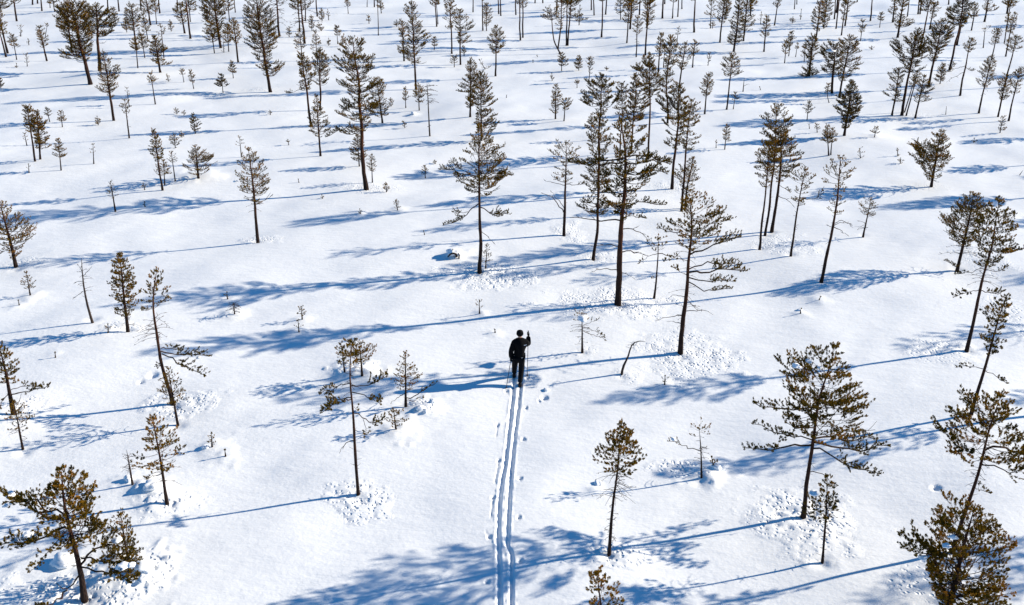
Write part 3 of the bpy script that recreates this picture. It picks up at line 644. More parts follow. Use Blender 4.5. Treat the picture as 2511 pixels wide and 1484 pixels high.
T(355,507,354,495,'c5','sprig right of the lone young pine in the left snowfield')
T(592,386,587,336,[(338,3,3),(348,9,9),(360,8,10)],'faint sapling directly behind the shapely lone pine', d=.5)
T(230,402,228,354,[(356,3,3),(366,7,6),(376,6,8)],'very thin sparse sapling in the upper left snowfield', d=.35)
T(71,424,70,403,'c5','bare wispy sapling near the left edge', d=.3)
T(317,339,306,246,[(248,3,4),(258,10,9),(268,10,12),(276,6,8)],'spindly pine with a tiny head, upper left', d=.8, w=3, twigs=[(280,320,8,8)])
T(317,263,311,216,[(218,3,3),(228,7,9),(236,4,5)],'faint thin pine behind the spindly pine with a tiny head', d=.4)
T(241,307,238,286,'c7','small sapling left of the spindly pine with a tiny head')
T(434,280,431,265,'c6','sprig, left one of a tiny pair, upper left'); T(451,283,452,271,'c6','sprig, right one of a tiny pair, upper left')
T(479,328,473,282,[(284,3,3),(296,11,9),(306,14,14),(312,10,16),(322,4,8)],'dark young pine with a skirt of low boughs, upper left centre', d=1.3, tint=.4)
T(446,337,444,322,'c8','low bush sapling below the tiny sprig pair')
T(430,363,426,332,[(334,6,5),(342,14,10),(350,10,16),(356,4,14)],'crooked young pine with snow caught in its boughs, left of the skirted one', d=.9)
T(150,418,143,342,[(344,3,3),(356,8,9),(368,12,13),(380,15,18),(386,6,8)],'small pine right of the pair of pines near the left edge', d=1.2, tint=.6)
T(86,396,67,262,[(264,8,8),(280,10,14),(296,12,14),(310,16,14),(322,14,10),(328,3,3)],'left one of two overlapping pines near the left edge, upper quarter', w=4.5, d=1.15)
T(99,391,90,274,[(276,5,5),(295,14,14),(312,16,22),(330,8,24),(350,6,26),(366,4,30)],'right one of two overlapping pines near the left edge, upper quarter', w=4.5, d=1.2)
T(66,357,60,328,[(330,3,3),(338,7,8),(346,4,5)],'faint sapling in front of the two overlapping left pines', d=.5)
T(122,299,114,265,[(267,3,3),(276,6,9),(286,4,6)],'sapling behind the two overlapping left pines, the left one', d=.9); T(153,312,149,274,[(276,4,4),(288,9,11),(296,12,12)],'sapling behind the two overlapping left pines, the right one', d=.9)
T(1113,628,1110,612,'c3','short needle shoot beside the snow covered stump'); 
T(2033,940,2032,934,'c2','tiny twig on the open snow at right', d=.5)
# --- upper left
T(222,207,172,6,[(8,10,14),(22,30,34),(45,40,42),(62,42,40),(80,38,38),(100,26,34),(116,20,34),(128,44,20),(140,48,14),(148,10,8)],'big leaning pine with a dense ragged crown in the upper left', w=10, mid=[(213,170),(204,140),(197,110),(186,60)], d=1.05, tint=.45)
T(245,174,236,14,[(16,8,8),(30,28,28),(48,34,36),(64,34,48),(78,30,42),(86,20,44),(92,4,4)],'straight thick pine overlapping the big leaning pine in the upper left', w=9, mid=[(243,140),(239,90)], d=1.1, tint=.4, bough=[([(240,104),(252,108),(262,100)],0)])
T(177,130,160,28,[(30,12,12),(50,20,18),(70,22,20),(80,6,8)],'pine half hidden behind the big leaning pine', d=1.1, w=5)
T(279,296,253,130,[(132,5,5),(148,12,16),(168,14,24),(184,14,32),(198,22,36),(210,14,22),(220,32,12),(230,10,26),(236,4,8)],'slim pine with a sparse crown in front of the straight thick pine', w=6.5, mid=[(272,250),(265,205)], d=.95)
T(381,256,370,181,[(183,4,4),(190,10,12),(198,12,15),(206,5,6)],'thin stemmed pine with a small flat head, upper left', d=1.1)
T(475,218,467,174,[(176,3,3),(186,6,8),(196,8,10),(202,5,5)],'narrow young pine, right one of a close pair, upper left', d=1.1); T(451,202,446,171,[(173,4,4),(180,8,8),(186,5,5)],'narrow young pine, left one of a close pair, upper left', d=.9)
T(414,200,409,182,'c6','sapling left of the close narrow pair', d=.8)
T(547,228,542,184,[(186,5,4),(198,14,14),(208,20,20),(212,14,10)],'dark bushy young pine near the foot of the big shaggy pine', d=1.4, tint=.38)
T(572,192,568,153,[(155,4,4),(168,9,10),(180,8,13)],'young pine beside the shaggy pine, behind the bushy one', d=1.2)
T(338,167,332,100,[(102,12,12),(112,16,10),(124,8,14)],'pine with a heavy clump of a head in the upper left', d=1.2)
T(355,142,346,85,[(87,6,6),(98,8,14),(112,4,14),(125,2,10)],'drooping dark pine right against the heavy headed one', d=1.3)
T(335,124,322,16,[(18,10,12),(30,22,16),(45,24,18),(60,18,20),(76,8,20)],'pine with a long ragged crown above the heavy headed one', d=1.1, w=4.5)
T(393,178,379,91,[(93,4,4),(105,14,16),(120,16,26),(133,20,24),(142,8,10),(150,18,16),(158,6,26),(162,2,4)],'dark tiered pine in the upper left', w=5, d=1.25, tint=.42)
T(311,80,307,44,'c12','small pine left of the ragged crowned one, top left',d=1); T(362,95,351,36,'s14:.75','thin two tiered pine above the dark tiered one')
T(402,142,395,66,[(68,8,8),(76,14,12),(84,10,10),(92,3,3)],'thin pale pine just behind the dark tiered one', d=.7)
T(467,95,453,-40,[(-38,12,12),(-10,24,20)],'tall bare stemmed pine cut by the top edge, left third, longest stem', w=4.5, d=1)
T(453,82,441,11,[(13,8,8),(26,16,12),(42,18,12),(56,12,10)],'pine with a drooping crown left of the longest bare stem', d=1.1, w=4); T(467,54,459,-18,[(-16,10,10),(8,14,14),(26,10,20)],'pine touching the top edge behind the longest bare stem', d=1.1)
T(420,77,416,49,'c7','sapling under the drooping crowned pine')
T(541,118,522,-20,[(-18,16,16),(5,30,22),(22,36,24),(40,40,24),(58,34,20),(72,14,10),(85,26,12),(95,10,8)],'large pine at the top edge between two smaller ones, left', w=6.5, d=1.1, tint=.42)
T(526,131,515,56,[(58,6,6),(72,14,14),(88,20,16),(96,16,16),(106,8,8)],'pine in front of the large top edge pine, left side', d=1.1)
T(561,127,557,60,[(62,4,4),(78,10,12),(90,12,14),(104,8,8)],'golden green pine right of the large top edge pine', d=1.3, tint=.6); T(584,153,572,48,[(50,4,4),(66,12,14),(84,14,14),(100,18,12),(106,4,4)],'taller pine with golden flecks right of the golden green one', w=4.5, d=1.1, tint=.6)
T(549,129,547,98,'c6','thin sapling between the golden pines',d=.5)
T(577,31,571,-45,'r14:.45','bare stem at the top edge left of the shaggy pine'); T(563,54,556,-30,[(-28,10,10),(0,14,14),(30,12,12)],'slim crowned pine at the top edge left of the shaggy pine')
T(134,29,126,-18,[(-16,6,6),(-4,14,14),(8,12,14)],'pine on the top edge with its small crown showing, far left'); T(123,20,120,-14,'s10','thin neighbour of the small crowned top edge pine, far left')
for (a,b,c,l) in ((103,27,97,'bare stem reaching the top edge left of the small crowned pine, far left'),(80,12,78,'short stem tip at the top edge, far left'),(92,9,89,'short stem tip between two others at the top edge, far left'),
   (265,28,262,'left one of two parallel stems at the top edge right of the big leaning pine'),(292,28,286,'right one of two parallel stems at the top edge right of the big leaning pine'),
   (392,33,385,'dark stem at the top edge above the dark tiered pine'),(346,26,341,'stem at the top edge above the ragged long crown'),(435,27,433,'stem at the top edge left of the drooping crowned pine')):
    T(a,b,c,-48,'r13:.4',l, w=3)
T(369,62,356,-14,[(-12,10,10),(4,16,16),(18,18,16),(34,16,8),(40,4,2)],'pine at the top edge with low hanging boughs, left of the dark stem', w=4); T(384,60,378,4,[(6,8,8),(18,10,14),(28,6,8)],'thin stemmed pine beside the low hanging one at the top edge')
T(19,131,-4,30,[(32,6,8),(48,8,16),(62,8,18),(72,4,6),(86,4,16)],'pine against the left edge near the top, the right one of two stems', w=5); T(15,140,-6,55,[(57,8,8),(80,10,8)],'pine against the left edge near the top, the left one of two stems', w=4)
T(41,52,28,-40,[(-38,14,14),(-10,20,16),(5,8,18)],'bent stem at the top left corner', w=4); T(2,28,-4,-30,[(-28,10,14),(5,14,24),(18,14,26),(26,4,20)],'crown filling the top left corner')
T(41,147,31,88,[(90,4,4),(100,11,13),(110,12,18),(118,6,10)],'small pine right of the two stems at the left edge, near the top', d=1.1)
T(115,150,97,68,[(70,5,5),(82,8,14),(96,12,18),(106,14,18),(112,6,12)],'young pine with a full crown left of the big leaning pine', w=4, d=1.1); T(110,95,116,58,[(60,4,4),(70,5,5)],'thin pine peeping behind the full crowned young pine', d=.6)
T(71,111,69,96,'c5','sprig between two small pines, far upper left', d=.7); T(51,90,51,64,[(66,6,6),(73,4,4),(85,4,4)],'faint sapling left of the sprig, far upper left', d=.4); T(67,163,64,134,[(137,4,4),(144,5,4),(154,4,6)],'sparse sapling below the full crowned young pine', d=.5); T(41,166,40,156,'c6','bare low twig bush near the left edge', d=.4)
T(280,49,277,21,[(23,4,4),(32,9,8),(40,10,8)],'small pine between parallel stems at the top left', d=1.1); T(2,216,-1,190,'c9','bush cut by the left edge, upper part', d=1.3)
# --- upper centre left
T(663,226,626,-28,[(-26,12,12),(0,30,24),(25,32,28),(50,34,36),(75,36,38),(95,34,40),(115,36,34),(135,34,22),(150,30,20),(162,22,40),(176,10,50),(186,6,20)],'tall shaggy pine touching the top edge, left of centre', w=8.5, mid=[(650,150),(635,50)], d=.95, tint=.42)
T(685,89,675,-40,[(-38,10,10),(-5,20,20),(8,22,24),(22,14,22)],'bare branched pine right of the shaggy pine', w=5.5, d=.4, twigs=[(0,60,26,24)])
T(747,107,733,-40,[(-38,16,16),(-5,30,30),(10,34,30),(22,24,22)],'pine with wide thin boughs at the top edge, thick stem', w=5.5, mid=[(739,25)], d=.9, twigs=[(20,60,50,18)]); T(735,77,727,-40,'r24:.45','stem behind the thick stemmed wide pine at the top edge', w=3.5)
for (a,b,c,l) in ((749,52,745,'stem at the top edge right behind the thick stemmed wide pine'),(778,40,772,'bare stem at the top edge right of the thick stemmed wide pine'),(918,17,917,'stem at the top edge, centre left'),(1071,65,1064,'forked pine at the top edge, centre'),(1160,30,1160,'short stem at the top edge right of the bent boughed pine'),
   (1184,75,1182,'long straight stem at the top edge, centre'),(1223,35,1219,'left one of two leaning stems at the top edge, centre'),(1228,39,1226,'right one of two leaning stems at the top edge, centre'),(1265,37,1263,'faint thin stem at the top edge, centre')):
    T(a,b,c,-50,'r15:.4',l, w=3.2 if l[0]!='s' else 2.6)
T(1074,60,1069,-6,[(4,24,8),(12,26,4),(17,14,2)],'half hidden pine with one side pad left of the forked pine', d=1.3)
T(790,52,788,21,'c9','small pine right of the bare stem, top, left centre', d=1.1); T(765,76,763,37,'c10','small pine right at the foot of the thick stemmed wide pine'); T(806,50,804,24,'c6','thin sapling beside the small pine, top left centre', d=.6)
T(788,76,781,56,'c9','small bush below the thin sapling, top left centre'); T(709,91,708,66,'c7','snowy sapling between the bare branched and thick stemmed pines'); T(673,97,671,58,'c5','thin rod of a sapling beside the bare branched pine', d=.3)
T(854,34,851,0,[(2,5,5),(10,9,9),(18,9,9)],'small round pine by itself near the top, centre left'); T(905,58,903,38,'c6','sapling alone on the bright snow, upper centre left'); T(928,87,925,-8,'r9:.12','very thin tall pole of a pine, upper centre left', w=1.8)
T(935,33,931,-6,'c9','small pine at the top edge beside the thin pole'); T(900,17,901,-12,'c3:.2','thin curved stem at the top edge, centre left', d=.4)
T(828,108,825,65,[(67,5,5),(78,8,13),(88,6,6)],'small one sided pine behind the layered tall pine head'); T(806,112,806,95,'c6','tiny pine left of the small one sided pine'); T(840,114,840,97,'c6','tiny bush right of the small one sided pine')
T(741,150,735,77,[(79,5,5),(92,12,14),(106,14,14),(118,12,14),(122,4,4)],'pale pine behind the boughy pine, left of the layered tall pine', d=.9); T(779,160,774,80,[(82,4,4),(100,10,12),(115,14,14),(124,14,14)],'pale pine behind the dense dark headed pine', d=.9)
T(763,309,738,134,[(136,8,6),(155,10,20),(172,10,28),(190,8,26),(202,14,14),(212,34,8),(222,12,4)],'pine with one long bough hanging far to the left, ahead of the layered tall pine', w=6.5, mid=[(757,270),(752,215)], d=1.15, bough=[([(752,212),(735,218),(718,228),(704,228)],10,0,1,.7)])
T(785,271,784,124,[(126,6,6),(145,18,22),(165,20,26),(185,22,24),(205,18,26),(215,8,18)],'dense dark headed pine touching the left side of the layered tall pine', w=5, d=1.25, tint=.42)
T(786,383,775,236,[(238,3,3),(256,10,10),(272,14,14),(286,22,20),(300,26,22),(318,22,26),(332,20,20),(340,4,4)],'conical pine in front of the dark headed pine, left of the layered tall pine', w=5, d=.85)
T(938,302,925,193,[(195,5,5),(212,24,20),(228,18,14),(245,18,16),(262,22,22),(275,26,20),(288,12,20)],'pine behind the right boughs of the layered tall pine', d=1.0, w=4.5)
T(959,261,958,240,'c8','sapling right of the layered tall pine'); T(995,265,993,216,[(218,2,2),(228,7,7),(240,9,10),(248,6,6)],'young pine, left of three in a row before the long dead pole', d=1); T(1028,271,1025,204,[(206,2,2),(222,12,12),(236,13,14),(250,8,10)],'young pine right beside the long dead pole', d=1)
T(1054,334,1047,205,None,'tall dead pole with wispy drooping twigs, upper centre', foliage=False, name='dead_pine', cat='dead tree', w=4, twigs=[(208,255,26,34),(300,315,5,3)])
T(1020,220,1008,8,[(10,6,6),(24,22,12),(38,20,16),(46,4,6),(54,6,30),(66,18,22),(88,12,30),(100,14,36),(114,10,40),(130,32,16),(146,38,14),(154,6,40),(160,2,10)],'tall open pine with uneven separated tiers, upper centre', w=5.5, d=1.0, mid=[(1015,130)])
T(991,150,985,54,[(56,5,5),(72,8,14),(90,6,16),(105,6,10),(120,14,12),(132,16,12)],'narrow pine standing against the left of the open tiered pine', d=1.1, w=4)
T(1108,132,1103,-8,[(-6,10,10),(12,18,14),(30,18,14),(42,20,10),(62,2,2),(68,12,2)],'left one of two slim pines, upper centre', w=4); T(1129,159,1128,24,[(26,6,6),(40,14,16),(52,16,30),(64,16,34),(76,6,34),(84,2,6),(92,4,34),(104,2,30)],'right one of two slim pines, upper centre', w=4.5, d=1)
T(1065,122,1065,92,[(94,3,3),(104,8,8),(112,6,8)],'small pine left of the two slim pines, upper centre'); T(1193,76,1192,11,[(13,5,5),(26,10,12),(42,8,12),(58,10,14),(62,3,3)],'narrow pine beside the long straight stem at the top, centre')
T(1215,187,1216,66,[(68,4,4),(82,16,18),(98,22,22),(112,20,24),(124,20,16),(132,8,4)],'slim pine with a full oval crown, upper centre', w=4.5, d=1.0)
T(1114,165,1114,140,[(142,8,8),(152,12,6)],'scruffy sapling below the two slim pines', d=.9); T(1138,137,1136,112,'c6','sapling right at the foot of the right slim pine'); T(973,66,972,50,'c8','flat little sapling left of the open tiered pine'); 
T(993,314,990,298,'c7','sprig on a snow hump below the three in a row'); T(663,282,662,271,'c5','tiny sprig below the shaggy pine'); T(708,356,706,343,'c5','tiny sprig left of the conical pine')
T(1153,287,1153,145,[(147,3,3),(162,14,12),(180,22,18),(196,28,18),(212,26,20),(226,36,12),(232,10,16),(250,12,14),(262,10,8)],'pine directly above the straight centre pine, the left and nearer cone', w=5, d=1.2)
T(1180,345,1178,178,[(180,4,6),(192,12,16),(208,16,26),(225,22,32),(242,26,36),(258,28,40),(264,8,8),(284,10,40),(300,14,44),(316,8,44),(324,6,44)],'pine rising right behind the head of the straight centre pine', w=4.5, d=1.1)
T(1190,170,1176,148,[(150,4,4),(158,6,18),(166,4,22)],'faint sapling crown behind the two cones above the centre pine', d=.5)
T(1242,240,1242,234,'c5','tiny dark sprig right of the two cones above the centre pine')
# --- upper centre right
T(1276,99,1274,-50,'r16:.4','left one of two straight parallel stems, top centre', w=4); T(1282,93,1282,-45,[(-40,12,12),(-5,14,14),(8,10,12),(20,3,6)],'right one of two straight parallel stems, top centre', w=4)
T(1374,132,1352,24,[(26,12,16),(34,18,20),(44,22,20),(52,30,8)],'strongly bowed pine curving up to a small head, top right of centre', w=3.8, mid=[(1366,117),(1358,100),(1354,62)], d=1)
T(1368,120,1377,-40,[(-38,12,12),(-8,14,18),(20,14,16),(40,16,8),(60,20,2),(72,10,2)],'slightly bent stem crossing behind the bowed pine', w=3.6, mid=[(1375,62)], d=.8)
T(1389,112,1393,-45,'r22:.4','left stem of a close pair right of the bowed pine', w=4, bough=[([(1396,50),(1415,52),(1438,48)],6,0,1,.3)]); T(1392,112,1402,-40,[(-38,16,16),(-2,20,32),(10,12,34),(18,2,6),(38,2,24),(46,2,30)],'right stem of a close pair right of the bowed pine', w=4)
for (a,b,c,l,w) in ((1365,25,1370,'dark stem at the top edge above the bowed pine',4.5),(1475,92,1480,'long bare stem running off the top edge, right of centre',4.2),(1457,38,1452,'left one of two short stems at the top edge right of the close pair',3.2),(1450,25,1449,'very short stem at the top edge right of the close pair',3),(1485,36,1489,'short stem just right of the long bare stem at the top edge',3.4),
   (1568,37,1572,'short stem between two crowned pines at the top edge',3.4),(1624,45,1628,'thick stem at the top edge right of the pair of tall crowned pines',4.6),(1662,41,1666,'thin stem at the top edge, right one of three',2.8),(1702,80,1706,'long bare stem at the top edge, straight above the snow topped pair',4.4),
   (1840,40,1844,'short stem at the top edge right of the two long crowned pines',3.2),(1312,8,1313,'stem tip at the top edge, left one of two, centre',2.8),(1331,8,1331,'stem tip at the top edge, right one of two, centre',2.8),(1377,6,1377,'stem tip right of the dark stem at the top edge',2.6),(1630,10,1632,'stem tip behind the thick stem at the top edge',3),(1672,22,1672,'stem tip right of the thin stem trio at the top edge',2.6)):
    T(a,b,c,-50,'r18:.4',l, w=w)
T(1649,46,1652,-4,[(-2,8,8),(6,12,8),(9,3,3)],'thin stem with a small head at the top edge, middle one of three', w=2.8)
T(1420,62,1422,14,'c8','sapling standing in front of the close pair right of the bowed pine',d=.7); T(1522,48,1521,-10,[(-8,6,6),(10,10,10),(24,14,10),(34,10,6)],'pine left of the tall crowned pair at the top edge')
T(1537,106,1544,0,[(2,8,8),(12,10,10),(26,14,16),(40,16,12),(60,12,3)],'slim pine leaning beside a thick stem, top right of centre', w=3.4); T(1545,72,1551,-40,[(-38,14,14),(-5,24,20),(15,22,20),(28,16,14)],'thick stemmed crowned pine behind the slim leaning one', w=5)
T(1560,140,1563,44,[(46,4,4),(56,8,14),(66,12,16),(76,10,12),(80,2,6)],'thin pine with a small head, left one of a close pair, upper right of centre', w=2.8, twigs=[(90,115,10,6)])
T(1582,136,1597,-25,[(-23,10,10),(0,20,14),(14,18,14),(28,10,16),(44,14,22),(58,2,18),(68,2,10)],'taller pine, right one of a close pair, upper right of centre', w=4.4, mid=[(1588,62)]); T(1586,69,1590,-40,'r16:.5','straight stem behind the taller one of the close pair', w=4)
T(1742,70,1745,0,[(2,6,8),(18,14,8),(30,14,10),(42,16,4),(48,6,3)],'thin pine with sparse pads, top right', d=.8); T(1747,70,1748,52,'c7','bush at the foot of the thin sparse pine, top right')
T(1765,105,1778,-6,[(-4,8,8),(8,16,12),(22,14,14),(40,12,10),(50,24,12),(56,6,6)],'pine with a long low arm to the left, top right', w=4, mid=[(1772,37)]); T(1780,48,1782,-5,[(-3,8,8),(10,12,14),(25,10,14),(38,6,6)],'pine just behind the one with the low left arm', d=1.2)
T(1799,127,1815,-25,[(-23,8,8),(0,10,10),(30,10,8),(42,12,12),(56,20,16),(72,20,18),(88,16,16),(100,24,24),(108,20,4)],'dark dense pine with a swollen lower crown, top right', w=4.8, mid=[(1805,80)], d=1.15, tint=.36)
T(1823,101,1834,-20,[(-18,12,12),(5,16,16),(22,12,16),(40,12,16),(52,14,20),(64,6,22),(76,2,12)],'slim pine right of the swollen crowned one', w=3.8, mid=[(1827,60)]); T(1840,40,1841,-8,[(-6,8,8),(10,8,22),(18,4,18)],'pine tip behind the slim one, top right')
T(1865,60,1867,30,'c8','faint sapling right of the slim pine, top right', d=.5); T(1873,127,1881,42,[(44,4,4),(60,8,10),(76,10,10),(90,14,10),(96,4,4)],'lone narrow pine near the top right', w=3.4)
T(1660,110,1663,69,[(71,3,3),(80,8,8),(90,6,8)],'thin sapling above the row of four small crowned pines', d=.7)
T(1614,178,1620,84,[(86,5,5),(98,8,8),(112,14,10),(128,12,12),(138,18,8),(145,6,6)],'leftmost of four small crowned pines in a row', w=3.6); T(1627,166,1630,112,[(114,5,5),(128,6,6)],'thin stem between the first and second of the four small pines', d=.7)
T(1637,302,1645,90,[(92,4,4),(104,14,12),(118,18,18),(132,8,14),(146,10,18),(158,10,22),(168,3,3),(174,6,12),(190,10,22),(205,22,24),(220,14,20),(232,18,14)],'tall slender pine running from the top row down behind the centre group', w=4.6, mid=[(1637,250),(1634,215),(1637,187)], d=1.05)
T(1665,216,1680,106,[(108,4,4),(122,12,14),(136,18,20),(146,14,22),(158,18,12),(166,6,14),(172,2,2)],'leaning pine, third of the four small crowned pines', w=4, mid=[(1672,165)]); T(1698,166,1704,101,[(103,4,4),(114,9,10),(126,8,12),(138,4,6)],'rightmost of the four small crowned pines', w=2.8)
T(1736,161,1740,131,[(133,4,4),(144,7,6),(154,6,4)],'sapling right of the four small crowned pines', d=.7)
T(1377,174,1378,130,[(132,3,3),(142,10,10),(152,13,17),(162,8,14)],'young pine right above the centre, left of three in a row', d=1.15); T(1419,173,1420,139,[(141,3,3),(152,9,9),(164,11,8),(170,8,8)],'dense young pine, middle of three in a row', d=1.3); T(1444,199,1446,143,[(145,6,8),(155,10,12),(166,6,6),(180,4,6)],'crooked young pine, right of three in a row', d=.9, mid=[(1447,170)])
T(1354,198,1353,180,'c6','faint sapling left of the centre group', d=.7); T(1415,216,1415,200,[(202,5,5),(208,8,7)],'little sapling left of the dark heavy head'); T(1488,173,1487,164,'c5','sprig above the dark heavy head'); T(1318,140,1317,136,'c3','hair thin sprig, upper centre', d=.5); T(1307,154,1307,148,'c4','faint sprig, upper centre')
T(1362,292,1363,212,[(214,3,3),(224,9,10),(236,12,12),(248,6,14),(256,12,16),(270,16,8),(280,4,3)],'left one of two small pines left of the centre group', w=3.8, d=1.1); T(1383,297,1387,246,[(248,6,12),(254,10,18),(262,8,14),(270,4,10)],'right one of two small pines left of the centre group, snow on its head', w=3, d=1.1, caps=[(1387,249,5,-.1)])
T(1449,343,1452,281,[(283,3,3),(292,10,12),(304,15,14),(316,14,6)],'small pine peeking left of the two tiered dark pine', d=.9)
T(1520,384,1524,205,[(207,6,6),(220,16,16),(236,20,14),(252,28,10),(266,34,10),(280,20,10),(290,12,8)],'thin pine behind the centre group, ragged pale crown', w=3.6, mid=[(1522,335),(1525,276)], d=.95)
T(1548,373,1560,187,[(189,6,6),(202,16,14),(218,14,20),(235,18,30),(252,20,36),(270,22,34),(285,24,38),(298,6,34)],'slim pine behind the tallest centre pine, right of the thin ragged one', w=4.4, mid=[(1554,291),(1559,239)], d=1.3)
T(1589,389,1593,134,[(136,3,3),(146,18,8),(160,20,10),(172,40,14),(184,36,30),(198,20,34),(212,24,30),(226,14,22),(240,2,4)],'tall dark stemmed pine behind the tallest centre pine', w=5.5, mid=[(1593,335),(1596,261),(1594,172)], d=1.4)
T(1648,463,1665,210,[(213,14,8),(228,20,18),(244,26,20),(258,52,22),(272,56,20),(286,48,20),(300,54,20),(316,50,12),(330,30,10),(345,40,6),(358,30,6),(366,6,2)],'broad dark pine right of the tallest centre pine', w=8, mid=[(1652,400),(1655,362),(1663,287)], d=1.6, tint=.42)
T(1671,516,1697,246,[(249,8,8),(262,20,22),(278,26,32),(292,20,40),(306,14,30),(322,6,8),(332,12,30),(346,14,38),(360,8,40),(368,4,20)],'pine with an S bend low in its stem, right of the broad dark pine', w=6, mid=[(1676,493),(1670,483),(1677,453),(1680,408),(1684,362),(1690,295)], d=1.4)
T(1680,512,1700,388,[(390,3,3),(404,14,14),(420,30,22),(436,38,30),(452,20,22),(466,10,24),(480,8,16)],'bushy pine at the foot of the S bent one', w=5, mid=[(1682,480)], d=1.1)
T(1782,269,1798,136,[(138,6,6),(150,18,14),(162,20,20),(174,26,18),(184,14,26),(190,6,10)],'slim pine with a rounded head, upper right', w=4, d=1.05); T(1798,268,1804,229,[(231,3,3),(240,12,12),(246,8,12)],'young pine at the foot of the slim round headed pine'); 
T(1822,225,1825,191,None,'small dead crooked stem right of the slim round headed pine', foliage=False, name='dead_sapling', cat='dead tree', w=2.6, bough=[([(1823,212),(1832,207),(1838,206)],0)])
T(1728,280,1737,184,[(186,5,10),(198,14,14),(210,16,14),(222,18,14),(230,12,10),(236,4,3)],'slender pine with an oval crown left of the slim round headed one', w=3.6, d=1.05)
T(1777,367,1783,307,[(309,3,3),(318,8,9),(326,12,9),(340,6,12),(344,4,12)],'young pine alone, right of the S bent pine', w=2.6); T(1756,363,1756,345,'c2','bare rod left of the lone young pine', d=.3); T(1865,221,1863,213,'c6','faint shrub below the slim round headed pine', d=.5)
# --- upper right
T(1899,63,1910,-8,[(-6,6,6),(4,12,8),(14,12,8),(20,3,3)],'thin leaning pine near the top right, left one', w=2.8); T(1943,58,1944,42,'c6','sapling behind the dark bushy pine, top right'); T(1963,48,1965,24,'c2','bare rod, top right', d=.3); T(1948,23,1951,-40,'r14:.4','short stem at the top edge right of the thin leaning pine'); T(1954,11,1955,-35,'r12:.4','stem tip beside the short stem at the top edge, right')
T(2000,100,2013,0,[(2,6,6),(16,14,12),(34,20,14),(48,22,20),(56,12,10),(68,16,6),(76,10,4)],'pine behind the head of the dark bushy one, upper right', w=4, d=1.1); T(2020,70,2029,-8,[(-6,6,8),(6,14,12),(20,14,14),(40,8,14),(50,6,12),(70,2,8)],'pine right of the one behind the dark bushy head')
for (a,b,c,l,w) in ((2046,47,2052,'thin stem in a bundle of four near the top, leftmost',3),(2052,32,2057,'thickest stem in a bundle of four near the top',5.5),(2050,71,2063,'longest stem in a bundle of four near the top',3),(2134,52,2143,'bare leaning stem, alone at the top edge, right',3.2),(2251,35,2258,'left one of two close leaning stems at the top edge, right',3),(2256,35,2264,'right one of two close leaning stems at the top edge, right',3),(2326,12,2330,'stem tip at the top edge left of the dense dark cone',3),(2360,10,2362,'faint stem tip at the top edge left of the long armed pine',2.6),(2102,5,2103,'stem tip at the top edge, right',2.4)):
    T(a,b,c,-45,'r16:.4',l, w=w)
T(2063,87,2074,4,[(6,8,8),(18,10,12),(30,10,12),(36,4,4),(50,2,8)],'slim pine right of the stem bundle, its head low', w=2.8); T(2072,64,2084,-35,'r18:.5','leaning stem right of the stem bundle', w=3.4)
T(2110,101,2116,54,[(56,5,5),(66,9,10),(72,8,8),(84,3,6)],'small pine alone below the bare leaning stem, right', d=.9); T(2157,68,2161,32,[(34,3,3),(44,8,9),(50,7,8)],'small pine right of the bare leaning stem')
T(2189,55,2199,-35,[(-33,12,12),(-6,14,14),(10,2,4),(28,14,8),(36,16,2)],'leaning stem with one left pad, near the top right', w=3.4); T(2201,92,2219,-25,[(-23,12,12),(0,18,12),(14,14,12),(26,3,4),(50,16,14),(58,14,30),(66,6,22)],'thicker leaning pine with low boughs both sides, top right', w=5, mid=[(2208,50)], bough=[([(2204,86),(2212,80),(2218,78)],0)])
T(2225,41,2232,-20,'r14:.4','thin stem right of the low boughed leaning pine', w=2.4); T(2279,73,2293,8,[(10,6,6),(22,8,14),(34,6,12),(44,3,6)],'slim leaning pine in front of the flat headed pair', w=3)
T(2252,139,2284,-6,[(-4,12,12),(6,22,28),(16,26,32),(26,22,18),(30,3,4)],'long leaning pine with a flat dark head, top right', w=4.6, mid=[(2266,80)], d=1.2, tint=.4)
T(2328,172,2368,-30,[(-28,10,10),(0,22,14),(18,26,22),(34,36,14),(50,34,14),(60,36,16),(66,6,4)],'leaning pine with a dense dark cone of a head, top right', w=5, mid=[(2346,92),(2356,50)], d=1.35, tint=.36); T(2346,112,2362,40,'r10:.3','second stem beside the dense dark cone', w=4)
T(2382,75,2393,12,[(14,3,3),(24,8,6),(40,16,6),(48,6,4)],'small leaning pine right of the dense dark cone', w=2.8); T(2414,54,2428,-25,[(-23,14,14),(0,16,16),(12,6,14),(22,4,30),(28,2,22)],'pine with a long right arm, top right corner region', w=4.2); T(2469,34,2479,-28,[(-26,14,14),(0,16,18),(14,14,12)],'pine at the top edge near the right corner', w=4.4, d=1.1)
T(2467,75,2480,0,[(2,12,14),(14,14,14),(24,10,8)],'slim stem below the right corner pine', w=2.4); T(2463,105,2474,35,'r8:.3','thin stem, middle one of three near the right edge, top', w=2.2); T(2466,139,2489,34,[(36,3,3),(48,8,6),(62,10,8),(76,10,8),(82,3,3)],'slender feathery pine near the top right corner', w=2.8, mid=[(2476,85)])
T(2411,118,2416,70,[(72,12,10),(76,16,4)],'sparse wispy pine left of the feathery one', d=.4, w=2); T(2431,148,2447,72,[(74,4,4),(86,12,10),(98,8,10),(108,16,6),(114,6,8)],'small headed pine left of the feathery one', w=2.6)
T(2354,235,2383,95,[(97,5,5),(108,12,14),(116,20,14),(124,12,14),(130,3,3)],'pine with a long bare arm sweeping to the lower left, right side', w=4.4, mid=[(2362,190),(2368,162),(2375,125)], bough=[([(2366,162),(2350,165),(2335,174),(2318,178)],5,0,1,.7),([(2366,176),(2345,186),(2320,202)],0),([(2368,165),(2378,174),(2388,172)],7,0,1,.4)])
